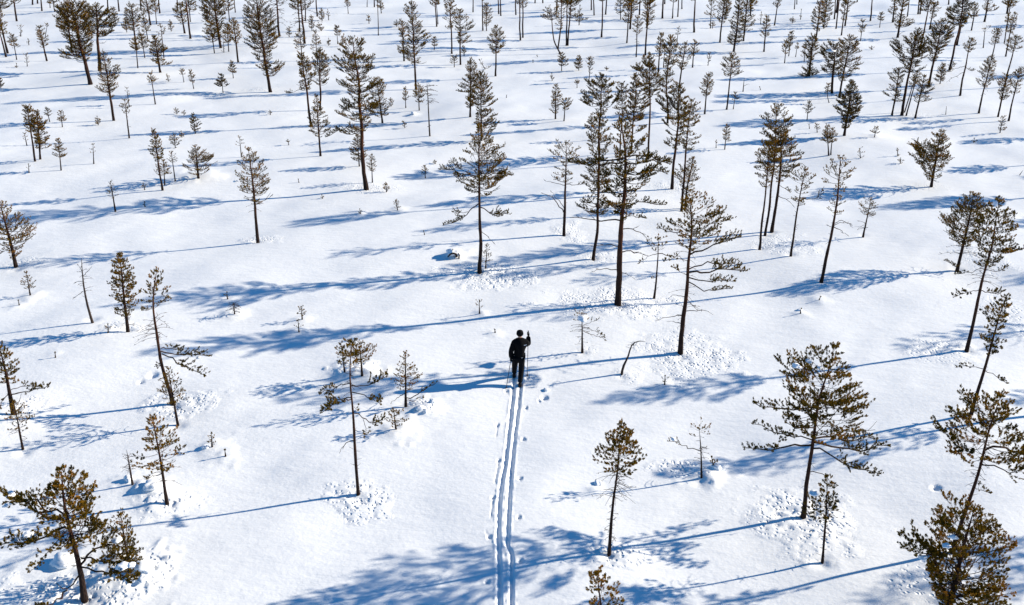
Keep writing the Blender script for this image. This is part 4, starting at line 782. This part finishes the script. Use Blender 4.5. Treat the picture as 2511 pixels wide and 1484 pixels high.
T(2400,278,2431,142,[(144,6,5),(156,18,12),(168,14,16),(178,24,12),(192,14,18),(204,26,12),(214,3,4)],'slim pine right of the long armed one, right side', w=4, mid=[(2408,235),(2418,195)], twigs=[(212,240,16,6)])
T(2463,214,2491,90,[(92,6,6),(104,16,18),(116,20,20),(126,12,14),(132,3,3)],'slim pine near the right edge, behind two others', w=4, mid=[(2473,170),(2483,132)])
T(2447,287,2467,184,[(186,5,5),(196,18,14),(210,20,14),(222,12,12),(236,8,18),(246,3,12)],'left one of two near pines by the right edge, upper part', w=4, mid=[(2455,250)]); T(2473,297,2504,169,[(171,5,8),(186,16,12),(202,22,10),(214,12,10),(226,8,8)],'right one of two near pines by the right edge, upper part', w=4, mid=[(2483,250),(2492,212)])
T(2452,326,2459,288,[(290,4,4),(300,8,8),(310,3,12),(320,4,14)],'ragged sapling below the two near pines by the right edge', d=.9)
T(2211,283,2248,75,[(77,8,8),(90,20,14),(102,42,16),(116,50,26),(130,52,34),(142,50,36),(150,30,20),(160,26,36),(172,20,34),(180,4,4)],'main dark pine of the leaning group at upper right', w=7, mid=[(2219,235),(2228,187),(2240,130)], d=1.25, tint=.4)
T(2277,213,2310,52,[(54,10,10),(66,20,20),(80,30,34),(94,36,34),(108,26,26),(120,26,18),(134,20,12),(148,16,6),(154,3,3)],'tall dark pine right behind the leaning group, upper right', w=6, mid=[(2287,160),(2299,110)], d=1.2, tint=.4)
T(2187,283,2206,170,[(172,6,6),(184,20,16),(196,24,12),(206,18,10),(212,24,8),(232,34,6),(240,26,20),(250,4,16)],'left outer pine of the leaning group', w=4.2, mid=[(2195,240),(2202,200)]); T(2222,284,2250,176,'r12:.3','thin inner stem of the leaning group', w=3); T(2218,276,2244,190,'r10:.3','thinnest inner stem of the leaning group', w=2.4)
T(2244,290,2266,188,[(190,5,5),(202,16,18),(214,20,20),(226,14,34),(234,24,14),(246,14,32),(252,3,4)],'right outer pine of the leaning group', w=4.2, mid=[(2252,250),(2260,215)])
T(2305,206,2313,158,[(160,4,4),(172,10,10),(184,12,12),(194,18,10),(202,10,12)],'bushy young pine right of the leaning group', d=1.1); T(2331,172,2338,152,'c9','small bush at the foot of the dense cone pine')
T(2319,281,2321,260,None,'short bare rod right of the leaning group', foliage=False, name='dead_sapling', cat='dead tree', w=1.6)
T(2040,229,2043,109,[(112,18,12),(122,30,14),(136,34,20),(148,30,18),(160,24,14),(166,22,16),(172,36,12),(184,30,22)],'short thick pine carrying a lump of snow on its head, upper right', w=6.5, mid=[(2041,190),(2046,150)], d=1.15, tint=.36, caps=[(2038,126,10,-.5)], bough=[([(2042,172),(2020,170),(1995,178),(1978,188)],9,0,1.2,.5),([(2046,170),(2055,190),(2062,200)],4)])
T(2058,240,2087,91,[(93,6,6),(104,18,22),(116,24,26),(130,22,24),(138,14,34),(150,20,18),(160,14,30),(168,10,38),(178,12,20),(190,14,12),(200,3,10)],'open crowned pine right of the one with the snow lump', w=5, mid=[(2066,195),(2076,150)], d=1.05)
T(1983,187,1993,91,[(93,8,8),(106,20,16),(120,22,18),(132,24,16),(140,12,10),(156,3,3),(172,18,8),(184,22,30),(190,16,4)],'dark bushy pine left of the one with the snow lump', w=5.5, mid=[(1989,135)], d=1.25, tint=.36)
T(1972,152,1974,104,'c14','pale pine behind the left side of the dark bushy pine', d=.7); T(2033,252,2031,207,[(209,5,5),(220,9,10),(228,8,12)],'sapling at the foot of the short thick pine', mid=[(2028,235)], d=1.1)
T(1924,155,1929,100,[(102,5,5),(114,8,10),(124,10,10),(132,4,4)],'left one of three young pines, upper right', d=1.1); T(1934,138,1941,81,[(83,4,4),(96,8,10),(106,8,8),(116,4,3)],'middle one of three young pines, upper right', d=1.1); T(1951,140,1956,108,[(110,3,4),(118,7,7),(124,4,4)],'right one of three young pines, upper right', d=.8)
T(2070,333,2089,199,[(201,4,4),(214,10,10),(230,20,16),(248,28,22),(262,30,28),(278,34,32),(290,18,26),(298,10,14),(308,14,14),(314,8,10)],'dense dark cone shaped pine alone at right', w=6, mid=[(2080,270)], d=1.35, tint=.38)
T(1979,294,1984,250,[(252,3,3),(262,12,8),(270,12,14),(278,4,10)],'young pine left of the dense dark cone', d=.95); T(1985,316,1984,306,'c7','wispy bush left below the dense dark cone', d=.5); T(2004,325,2002,305,[(307,4,4),(314,6,7),(321,3,6)],'sprig right beside the wispy bush', d=.8)
T(2032,382,2028,309,[(311,5,5),(324,12,10),(336,16,14),(346,20,14),(352,4,4)],'left stem of the golden young pair below the dense dark cone', d=1.1, tint=.62, w=3.4); T(2037,380,2042,318,[(320,5,5),(332,8,10),(342,8,14),(350,3,12)],'right stem of the golden young pair below the dense dark cone', d=1.1, tint=.62, w=3)
T(2144,337,2149,314,[(316,5,5),(322,12,10),(330,12,8)],'snow laden sapling right of the golden young pair', d=.8); T(2137,122,2137,114,'c5','dark sprig, right, near the top'); T(2388,350,2389,339,'c8','low bushy sprig between the leaning group and the lone bushy pine')
T(2110,388,2108,365,[(367,6,6),(374,8,9),(384,8,8)],'sapling on a snow hump right of the golden young pair', d=.6); T(2202,383,2200,364,'c5','twiggy thin sapling, right', d=.6); T(2208,401,2208,388,'c8','low tuft just below the twiggy thin sapling')
T(2500,430,2508,418,None,'thin bare branch poking up at the right edge', foliage=False, name='dead_sapling', cat='dead tree', w=1.8)
T(2376,116,2377,110,'c3','sprig in the top right snow', d=.6); T(2009,735,2012,728,'c7','low twigs by a hollow in the right snowfield', d=.6); T(1963,768,1964,757,'c8','low twiggy sprig in the right snowfield', d=.6)
# --- the rest of the wood just outside the right edge
for (a,b,c,d_,l) in ((2600,60,2620,-20,'first in the far row'),(2720,95,2745,0,'second in the far row'),(2840,150,2870,30,'third in the far row'),(2660,175,2690,60,'first in the middle row'),(2780,240,2815,110,'second in the middle row'),(2930,300,2975,140,'third in the middle row'),(2640,330,2670,200,'small one nearest the edge'),(3050,200,3095,60,'last in the middle row'),(2900,400,2950,220,'alone in the clearing'),(2570,400,2592,290,'shortest near the edge'),(3120,90,3150,0,'last in the far row')):
    T(a,b,c,d_,'r34:.55','pine out of view beyond the right edge, ' + l, w=5)
# --- pines just outside the frame whose shadows fall into it
for (a,b,c,d_,l) in ((2700,470,2745,230,'pine beyond the right edge, upper'),(3120,620,3210,330,'pine far beyond the right edge, middle'),(2990,505,3060,270,'pine beyond the right edge behind the middle one'),(2625,1010,2700,690,'pine just beyond the right edge, lower middle'),(3230,880,3330,540,'pine far beyond the right edge, lower middle'),(3260,1240,3390,800,'big pine far beyond the right edge, bottom'),(2900,760,2960,470,'pine beyond the right edge, centre')):
    T(a,b,c,d_,'r95:.55' if l[0]=='b' else 'r62:.55',l, d=1.1, w=12 if b>800 else 9)

SPRIG_HUMPS = [(74,722,.42,.20),(47,747,.3,.14),(265,815,.3,.10),(520,1094,.42,.22),(553,1117,.32,.14),(136,876,.25,.10),(318,1400,.7,.30),(345,1395,.5,.25),(270,1395,.6,.25),(845,914,.55,.28),(905,920,.5,.22),(870,920,.6,.25),
  (1005,1000,.35,.15),(1040,998,.45,.22),(1062,988,.3,.16),(985,1050,.4,.18),(960,1052,.35,.16),(1752,1144,.42,.32),(1725,1152,.4,.2),(1632,941,.35,.20),(575,768,.45,.28),(741,782,.35,.18),(731,813,.38,.2),(1180,766,.25,.18),(1214,814,.3,.14),(975,514,.35,.2),(884,522,.3,.18),
  (487,436,1.1,.30),(520,436,.7,.28),(455,436,.6,.2),(1113,624,.5,.30),(409,1228,.5,.12),(375,1195,.45,.30),(330,1180,.4,.2),(1014,278,.5,.35),(1962,764,.3,.18),(2011,735,.35,.2),(1460,1190,.25,.15),(2144,336,.5,.3),(1191,656,.3,.15)]
for (a, b, r, h) in SPRIG_HUMPS:
    x, y = flat(a, b + 2); HUMPS.append((x, y, r, h))
# snow pocked by clumps dropped from the crowns: centre, half width and half height as seen
for (a,b,rx,ry,k) in ((885,1208,95,52,1),(1500,735,170,44,1),(1700,868,120,62,1),(1970,1255,165,95,1),(440,990,105,48,.9),(412,1232,80,42,.8),(195,1440,175,62,1.3),(2320,855,95,34,.8),(1200,668,130,34,.9),(1390,568,45,26,.8),(1460,632,60,22,.6),
   (640,590,48,16,.8),(925,462,80,13,.8),(300,805,58,18,.9),(1510,1352,75,34,.9),(2310,1440,120,60,.9),(1680,1140,90,28,.9),(1915,600,90,36,.7),(70,1000,60,30,.8),(1650,460,60,20,.7),(330,1400,80,50,1.2),(1440,858,35,18,.5),(1540,915,35,18,.4),(2025,690,50,18,.5),
   (2290,455,40,12,.6),(2240,285,60,10,.6),(2040,235,70,14,.6),(640,220,40,8,.7),(2490,770,60,90,.6),(2400,640,60,40,.5),(1045,992,60,22,.9),(60,640,50,20,.6),(870,900,55,20,1.0)):
    x, y = flat(a, b); Z = zdepth(x, y)
    ry_m = abs(flat(a, b - ry)[1] - flat(a, b + ry)[1]) / 2
    PITS.append((x, y, rx * Z / FPX, ry_m, k))
# ski grooves and pole marks
def poly_at(pts): return np.array([flat(*p) for p in pts])
LEFT_SKI = poly_at([(1221,1700),(1224,1560),(1225,1479),(1223.4,1392),(1220.6,1316),(1223,1241),(1227.5,1188),(1237.5,1134),(1246,1064),(1256,970),(1260,926)])
RIGHT_SKI = poly_at([(1252,1700),(1254,1560),(1253.6,1479),(1253.8,1400),(1253.6,1354),(1243,1332),(1245,1278),(1249.8,1195),(1252.5,1154),(1258.6,1087),(1267.6,1013),(1275,950)])
for p in (LEFT_SKI, RIGHT_SKI):
    d = p[-1] - p[-3]; d /= np.linalg.norm(d); TRACKS.append(np.vstack([p, p[-1] + d * 1.4]))
for (a, b) in ((1219.7,1034),(1223,1121.6),(1209,1214),(1199.4,1311.5),(1289.5,989),(1283.8,1070.5),(1274.4,1165),(1272,1264.5),(1241,953),(1293,922),(1195,1420),(1276,1372)):
    HOLES.append((*flat(a, b), .058))
for q in (((1219.5,1037),(1217,1062)),((1222.5,1125),(1213,1176)),((1208.5,1217),(1203.5,1263)),((1197.5,1309),(1190,1298))): DRAGS.append(poly_at(q))
HOLES.append((*flat(1335, 966), .10)); HOLES.append((*flat(1322, 972), .05)); HOLES.append((*flat(375, 921), .13)); HOLES.append((*flat(345,935),.08)); HOLES.append((*flat(3295-1000, 1198), .1))
for (bx, by, tx, ty, prof, label, k) in TREES:
    x, y = flat(bx, by)
    if 8 < y < 42:
        hh = (by - ty) / 60.0
        WELLS.append((x, y, 0.11 + 0.04 * min(hh, 3), 0.015 + 0.015 * min(hh, 3)))
# ------------------------------------------------------------------ the snow-covered bog: one sheet to the horizon
def seg_dist(x, y, poly):
    best = np.full(x.shape, 1e9)
    for a, b in zip(poly[:-1], poly[1:]):
        ab = b - a; t = np.clip(((x - a[0]) * ab[0] + (y - a[1]) * ab[1]) / (ab @ ab), 0, 1)
        best = np.minimum(best, np.hypot(x - a[0] - t * ab[0], y - a[1] - t * ab[1]))
    return best
def build_ground():
    ys = [-3000, -1200, -500, -200, -80, -30, -8, 2, 7, 10]; y = 11.0
    while y < 300: ys.append(y); y += max(0.035, 0.0031 * y) if y < 45 else (0.006 * y if y < 90 else 0.018 * y)
    ys += [340, 400, 480, 600, 800, 1100, 1600, 2400, 4000]
    ys = np.array(ys)
    band = np.arange(-0.9, 0.9001, 0.024)
    u = [0.9]; st = 0.03
    while u[-1] < 19: u.append(u[-1] + st); st = min(0.062, st * 1.03)
    while u[-1] < 4000: u.append(u[-1] + st); st *= 1.12
    u = np.array(u[1:])
    n, m = len(ys), len(band) + 2 * len(u)
    sc = np.clip(ys / 20.0, 0.62, 9)[:, None]
    near = u[None] ; X = np.concatenate([-(0.9 + (u - 0.9)[None] * sc)[:, ::-1], np.repeat(band[None], n, 0), 0.9 + (u - 0.9)[None] * sc], 1)
    Y = np.repeat(ys[:, None], m, 1)
    x, y = X.ravel(), Y.ravel()
    h = np.zeros_like(x)
    ok = (np.abs(x) < 400) & (y > -50) & (y < 600)
    h[ok] = ground_h(x[ok], y[ok])
    fade = np.clip((300 - np.abs(x)) / 100, 0, 1) * np.clip((500 - y) / 200, 0, 1); h *= fade
    pit = np.zeros_like(x)
    for (a, b, rx, ry, k) in PITS:
        s = (np.abs(x - a) < 1.5 * rx) & (np.abs(y - b) < 1.5 * ry)
        d = np.hypot((x[s] - a) / rx, (y[s] - b) / ry) + 0.7 * vnoise(x[s] * 1.3, y[s] * 1.3, 41) + 0.35 * vnoise(x[s] * 4, y[s] * 4, 42)
        pit[s] = np.maximum(pit[s], k * np.clip(1.35 * (1 - d), 0, 1) ** 0.7)
    s = pit > 0.01
    if s.any():
        a = vnoise(x[s] / .15, y[s] / .13, 51); b = vnoise(x[s] / .10 + 9, y[s] / .10, 52); c = vnoise(x[s] / .5, y[s] / .42, 53)
        h[s] += 0.85 * pit[s] * (-0.19 * np.clip(a - 0.14, 0, 1) - 0.16 * np.clip(vnoise(x[s] / .27, y[s] / .21, 54) - 0.24, 0, 1) + 0.03 * np.clip(-a - 0.22, 0, 1) + 0.012 * b + 0.045 * c)
    for (a, b, r, k) in WELLS:
        s = (np.abs(x - a) < 3 * r) & (np.abs(y - b) < 3 * r)
        q = np.hypot(x[s] - a, y[s] - b) / r
        h[s] += -k * np.exp(-q ** 2 * 1.5) + 0.10 * k * np.exp(-((q - 1.8) ** 2) * 3)
    s = (np.abs(x) < 0.9) & (y > 7) & (y < 30)
    xs, ysn = x[s], y[s]
    wob = 0.010 * vnoise(ysn * 3.1, xs * 0, 61); hh = h[s]
    mid = np.zeros_like(xs)
    for i, tr in enumerate(TRACKS):
        d = seg_dist(xs + wob, ysn, tr) + 0.016 * vnoise(ysn * 9, xs * 8, 63 + i) + 0.010 * vnoise(ysn * 20, xs * 20, 65 + i)
        wd = 0.046 + 0.012 * vnoise(ysn * 2.2, xs * 0, 67 + i)
        g = 1 / (1 + np.exp((d - wd) / 0.007))
        hh += -0.048 * g * (1 + .45 * vnoise(ysn * 5, xs * 20, 71)) + 0.016 * np.exp(-((d - 0.088) / 0.028) ** 2) * (0.5 + 2.2 * vnoise(ysn * 11, xs * 11, 73 + i))
    h[s] = hh
    for (a, b, r) in HOLES:
        s = (np.abs(x - a) < 4 * r) & (np.abs(y - b) < 4 * r)
        q = np.hypot(x[s] - a, y[s] - b) / r * (1 + 0.4 * vnoise(x[s] * 18, y[s] * 18, 81))
        h[s] += -0.055 * (r / .058) ** .7 / (1 + np.exp((q - 1) / 0.16)) + 0.008 * np.exp(-((q - 1.5) / .35) ** 2)
    for dr in DRAGS:
        s = (np.abs(x) < 0.9) & (y > dr[:, 1].min() - .2) & (y < dr[:, 1].max() + .2)
        h[s] += -0.022 * np.exp(-(seg_dist(x[s], y[s], dr) / 0.013) ** 2)
    V = np.stack([x, y, h], 1)
    i = np.arange(n - 1)[:, None] * m + np.arange(m - 1)[None]
    q = np.stack([i, i + 1, i + 1 + m, i + m], 2).reshape(-1, 4)
    me = new_mesh('snow_ground', V, [q], SNOW, {'pit': np.clip(pit, 0, 1)}, smooth=True)
    link('snow_ground', me, kind='structure')
build_ground()

# ------------------------------------------------------------------ trees
WELLS_KEEP = list(WELLS)
for (bx, by, tx, ty, prof, label, k) in TREES:
    pine(bx, by, tx, ty, prof, label, **k)

# snow-capped stump left of the straight centre pine
p = at(1113, 626); rg = np.random.default_rng(5)
st = thing('snowy_stump', 'bowed dead stump with a cap of snow left of the straight centre pine', 'stump', p)
B = smooth_poly(np.array([[.10, 0, -.1], [.14, -.2, .06], [.08, -.24, .17], [-.05, -.25, .19], [-.18, -.22, .10], [-.24, -.2, .0]]), 14)
V, F = tube(B, np.linspace(.055, .03, 14), 7, rg, .3); link('log', new_mesh('log', V, F, DEADWOOD, smooth=True), st)
V, F = tube(np.array([[.22, -.22, -.1], [.24, -.22, .10], [.20, -.22, .18]]), [.04, .03, .02], 6, rg, .3); link('broken_branch', new_mesh('broken_branch', V, F, DEADWOOD, smooth=True), st)
snow_blob('snow_cap', (.0, .04, .08), .30, st, rg, .62); snow_blob('snow_cap', (.22, .0, .06), .18, st, rg, .6)
# small snow lumps around buried shrubs and broken crust clods
k = 0
for (a, b, r, lab) in ((1062,985,.13,'right of the cone shaped pine near the skier'),(1030,1002,.16,'below the cone shaped pine near the skier'),(1045,1010,.10,'at the end of the row below the cone shaped pine'),(1757,1148,.15,'beside the snow buried bush'),(1014,279,.22,'beside the three young pines, upper centre'),
    (1340,957,.09,'at the rim of the hollow right of the track'),(372,1192,.22,'left of the golden pine foot'),(318,1176,.16,'beside the thin leafless sapling'),(345,1385,.28,'largest of the pillows right of the corner pine'),(362,1402,.20,'outermost pillow right of the corner pine'),(352,1420,.13,'lowest pillow right of the corner pine'),
    (1466,1186,.11,'in the shadow left of the open crowned pine'),(1960,762,.12,'in the right snowfield by a low sprig'),(1478,1350,.10,'left of the foot of the open crowned pine'),(503,1097,.12,'left of the lone sapling hump'),(160,1382,.30,'behind the corner pine trunk')):
    p = at(a, b); rg = np.random.default_rng(300 + k); k += 1
    o = snow_blob('snow_lump', (0, 0, 0), r * 0.85, None, rg, .6, label='rounded lump of snow ' + lab, category='snow lump', group='snow lumps on the bog')
    o.location = (p[0], p[1], p[2] + r * .15)

# ------------------------------------------------------------------ the skier
BLACK = simple('black_softshell', (0.003, 0.003, 0.004), 0.9, 0.3, 60)
BLACK2 = simple('black_trousers', (0.004, 0.004, 0.005), 0.8, 0.3, 60)
SKIN = simple('skin', (0.45, 0.26, 0.19), 0.5)
KNIT = simple('black_knit', (0.007, 0.007, 0.008), 0.95, 0.4, 200)
BOOT = simple('boot_leather', (0.012, 0.011, 0.012), 0.5)
WHITEP = simple('reflective_print', (0.75, 0.76, 0.78), 0.4)
POLE = simple('pole_alloy', (0.10, 0.10, 0.11), 0.35, metallic=0.6)
SKIM = simple('ski_topsheet', (0.45, 0.50, 0.56), 0.3)
def skin_obj(name, verts, edges, radii, m, parent, root=0, sub=2, box=None):
    me = bpy.data.meshes.new(name + '_src'); me.from_pydata([tuple(v) for v in verts], edges, [])
    o = bpy.data.objects.new(name + '_src', me); COL.objects.link(o)
    o.modifiers.new('skin', 'SKIN'); me.skin_vertices[0].data
    for i, r in enumerate(radii):
        rr = r if isinstance(r, tuple) else (r, r)
        me.skin_vertices[0].data[i].radius = rr; me.skin_vertices[0].data[i].use_root = (i == root)
    s = o.modifiers.new('sub', 'SUBSURF'); s.levels = sub; s.render_levels = sub
    dg = bpy.context.evaluated_depsgraph_get(); dg.update()
    out = bpy.data.meshes.new_from_object(o.evaluated_get(dg)); out.name = name
    bpy.data.objects.remove(o); bpy.data.meshes.remove(me)
    out.materials.clear(); out.materials.append(m)
    out.polygons.foreach_set('use_smooth', np.full(len(out.polygons), True))
    return link(name, out, parent)
fl = at(1261, 924); fr = at(1275, 947)
O = np.array([(fl[0] + fr[0]) / 2 + .0, (fl[1] + fr[1]) / 2, 0.0])
gz = min(fl[2], fr[2]) - 0.05
def W(x, y, z): return np.array([x, y, z])
foot_l = fl - O; foot_r = fr - O; foot_l[2] = fl[2] - .05; foot_r[2] = fr[2] - .05
hipc = W(.05, .02, gz + .93)
J = dict(pelvis=hipc, chest=W(.075, .06, gz + 1.22), upper=W(.085, .09, gz + 1.40), neck=W(.085, .12, gz + 1.50), head=W(.085, .15, gz + 1.64), crown=W(.085, .15, gz + 1.77))
hl, hr_ = hipc + W(-.10, 0, -.04), hipc + W(.10, 0, -.04)
kl = (hl + foot_l) / 2 + W(-.01, .07, .03); kr = (hr_ + foot_r) / 2 + W(.01, .06, .03)
al, ar = foot_l + W(0, 0, .13), foot_r + W(0, 0, .13)
sl, sr = J['upper'] + W(-.19, -.01, -.01), J['upper'] + W(.19, .02, -.01)
el = sl + W(-.09, -.08, -.27); wl = el + W(.0, .02, -.24)
er = sr + W(.085, .20, -.17); wr_ = er + W(-.01, .11, .25)
person = thing('person', 'cross country skier in black seen from behind, gliding away along the track', 'person', (O[0], O[1], 0))
bv = [J['pelvis'], J['chest'], J['upper'], J['neck'], J['head'], J['crown'], hl, kl, al, foot_l + W(0, .17, .03), hr_, kr, ar, foot_r + W(0, .17, .03), sl, el, wl, sr, er, wr_]
be = [(0, 1), (1, 2), (2, 3), (3, 4), (4, 5), (0, 6), (6, 7), (7, 8), (8, 9), (0, 10), (10, 11), (11, 12), (12, 13), (2, 14), (14, 15), (15, 16), (2, 17), (17, 18), (18, 19)]
brd = [(.12, .08), (.12, .08), (.11, .08), .05, .075, .06, .085, .058, .04, .035, .085, .058, .04, .035, .058, .042, .03, .058, .042, .03]
skin_obj('body', bv, be, brd, SKIN, person)
skin_obj('jacket', [J['pelvis'] + W(0, 0, -.06), J['chest'], J['upper'], J['neck'] + W(0, .0, .075), sl, el, wl, sr, er, wr_], [(0, 1), (1, 2), (2, 3), (2, 4), (4, 5), (5, 6), (2, 7), (7, 8), (8, 9)],
         [(.195, .145), (.188, .14), (.178, .13), .10, .10, .085, .068, .10, .088, .074], BLACK, person)
skin_obj('trousers', [J['pelvis'] + W(0, 0, .02), hl, kl, al + W(0, 0, .02), hr_, kr, ar + W(0, 0, .02)], [(0, 1), (1, 2), (2, 3), (0, 4), (4, 5), (5, 6)], [(.18, .14), .122, .095, .078, .122, .095, .078], BLACK2, person)
skin_obj('knit_hat', [J['head'] + W(0, -.012, -.045), J['head'] + W(0, -.005, .05), J['crown'] + W(0, 0, .035)], [(0, 1), (1, 2)], [(.118, .128), (.126, .134), (.098, .10)], KNIT, person)
for nm, a, f in (('boot', al, foot_l), ('boot', ar, foot_r)):
    skin_obj(nm, [a + W(0, -.01, .06), f + W(0, -.02, .06), f + W(0, .12, .035), f + W(0, .21, .025)], [(0, 1), (1, 2), (2, 3)], [.066, .06, .05, .036], BOOT, person)
def hand(w, d, up, side):
    d = d / np.linalg.norm(d); sd = np.cross(d, up); sd /= np.linalg.norm(sd); up = np.cross(sd, d)
    vs_ = [w, w + d * .06]; es = [(0, 1)]; rd = [.045, (.055, .04)]
    for i, (off, ln) in enumerate(((-.033, .8), (-.011, .95), (.011, .9), (.033, .72))):
        b = w + d * .075 + sd * off; p1 = b + d * .035 * ln; p2 = p1 + (d * .1 - up) * .030 * ln; p3 = p2 + (-d * .8 - up * .3) * .026 * ln
        k0 = len(vs_); vs_ += [b, p1, p2, p3]; es += [(1, k0), (k0, k0 + 1), (k0 + 1, k0 + 2), (k0 + 2, k0 + 3)]; rd += [.014, .013, .012, .010]
    b = w + d * .02 + sd * side * .036; k0 = len(vs_); vs_ += [b, b + d * .03 + sd * side * .012 - up * .01, b + d * .045 - up * .035 - sd * side * .01]; es += [(0, k0), (k0, k0 + 1), (k0 + 1, k0 + 2)]; rd += [.016, .014, .011]
    return skin_obj('glove', vs_, es, rd, BLACK, person, sub=1)
hand(wl, W(.02, .05, -1), W(-1, 0, 0), 1); hand(wr_, W(0, .1, 1), W(1, .2, 0), -1)
V = np.array([[-.05, 0, 0], [.035, 0, .012], [.06, 0, .05], [.02, 0, .03], [-.045, 0, .018]]); 
c0 = J['upper'] + W(.155, -.118, -.055)
V = np.vstack([V + c0, V + c0 + W(0, -.006, 0)]); F5 = np.array([[0, 1, 2, 3, 4], [9, 8, 7, 6, 5]]); F4 = np.array([[i, i + 5, (i + 1) % 5 + 5, (i + 1) % 5] for i in range(5)])
link('shoulder_mark', new_mesh('shoulder_mark', V, [F5, F4], WHITEP), person)
V = V - c0 + 0; V = V * .5 + J['pelvis'] + W(.10, -.145, .03); link('pocket_mark', new_mesh('pocket_mark', V, [F5, F4], WHITEP), person)

def pole(tip, handp, label):
    tip = np.asarray(tip); handp = np.asarray(handp); d = (handp - tip); L = np.linalg.norm(d); d /= L
    r = thing('ski_pole', label, 'ski pole', tip, 'ski poles of the skier')
    V, F = tube([np.zeros(3) - d * .03, d * .05, d * (L - .05)], [.004, .010, .011], 7); link('shaft', new_mesh('shaft', V, F, POLE, smooth=True), r)
    V, F = tube([d * (L - .06), d * (L - .02), d * (L + .06), d * (L + .09)], [.014, .018, .016, .019], 8); link('grip', new_mesh('grip', V, F, BOOT, smooth=True), r)
    V, F = tube([d * .045, d * .052, d * .062], [.012, .045, .014], 8); link('basket', new_mesh('basket', V, F, BOOT), r)
    a = np.linspace(0, 2 * math.pi, 12); B = d * (L + .05) + np.stack([.035 * np.sin(a), 0 * a - .01, -.06 + .06 * np.cos(a)], 1)
    V, F = tube(B, np.full(12, .006), 4); link('wrist_strap', new_mesh('wrist_strap', V, F, BOOT), r)
t = at(1241, 953); t[2] -= .02; pole(t, O + wl + W(.0, .02, -.06), 'left ski pole trailing behind the skier, planted in the snow')
t = at(1293, 922); t[2] -= .02; pole(t, O + wr_ + W(.0, .03, .06), 'right ski pole held upright by the raised hand of the skier')
def ski(foot, d, label):
    d = np.array([d[0], d[1], 0]); d /= np.linalg.norm(d); n = np.array([-d[1], d[0], 0]); up = np.array([0, 0, 1.0])
    s = np.array([-.66, -.62, -.3, 0, .3, .75, .95, 1.05, 1.12, 1.16]); hz = np.array([0, 0, 0, 0.01, 0, 0, .01, .035, .075, .11]); w = np.array([.018, .022, .022, .022, .022, .022, .021, .019, .014, .004])
    r = thing('ski', label, 'ski', foot, 'skis of the skier')
    P = s[:, None] * d + hz[:, None] * up; V = []
    for i in range(len(s)): V += [P[i] - n * w[i], P[i] + n * w[i], P[i] + n * w[i] + up * .012, P[i] - n * w[i] + up * .012]
    V = np.array(V); Q = []
    for i in range(len(s) - 1):
        for j in range(4): Q.append([4 * i + j, 4 * i + (j + 1) % 4, 4 * i + 4 + (j + 1) % 4, 4 * i + 4 + j])
    Q += [[3, 2, 1, 0], [4 * len(s) - 4 + k for k in range(4)]]
    link('blade', new_mesh('blade', V, [np.array(Q)], SKIM), r)
    V, F = ICO2; V = V * np.array([.022, .06, .015]) + np.array([0, .12, .026]); link('binding', new_mesh('binding', V, [F], BOOT), r)
for f, tr, lab in ((fl, TRACKS[0], 'left ski of the skier, half sunk in its groove'), (fr, TRACKS[1], 'right ski of the skier, half sunk in its groove')):
    p = f.copy(); p[2] = f[2] - .075; ski(p, tr[-1] - tr[-2], lab)
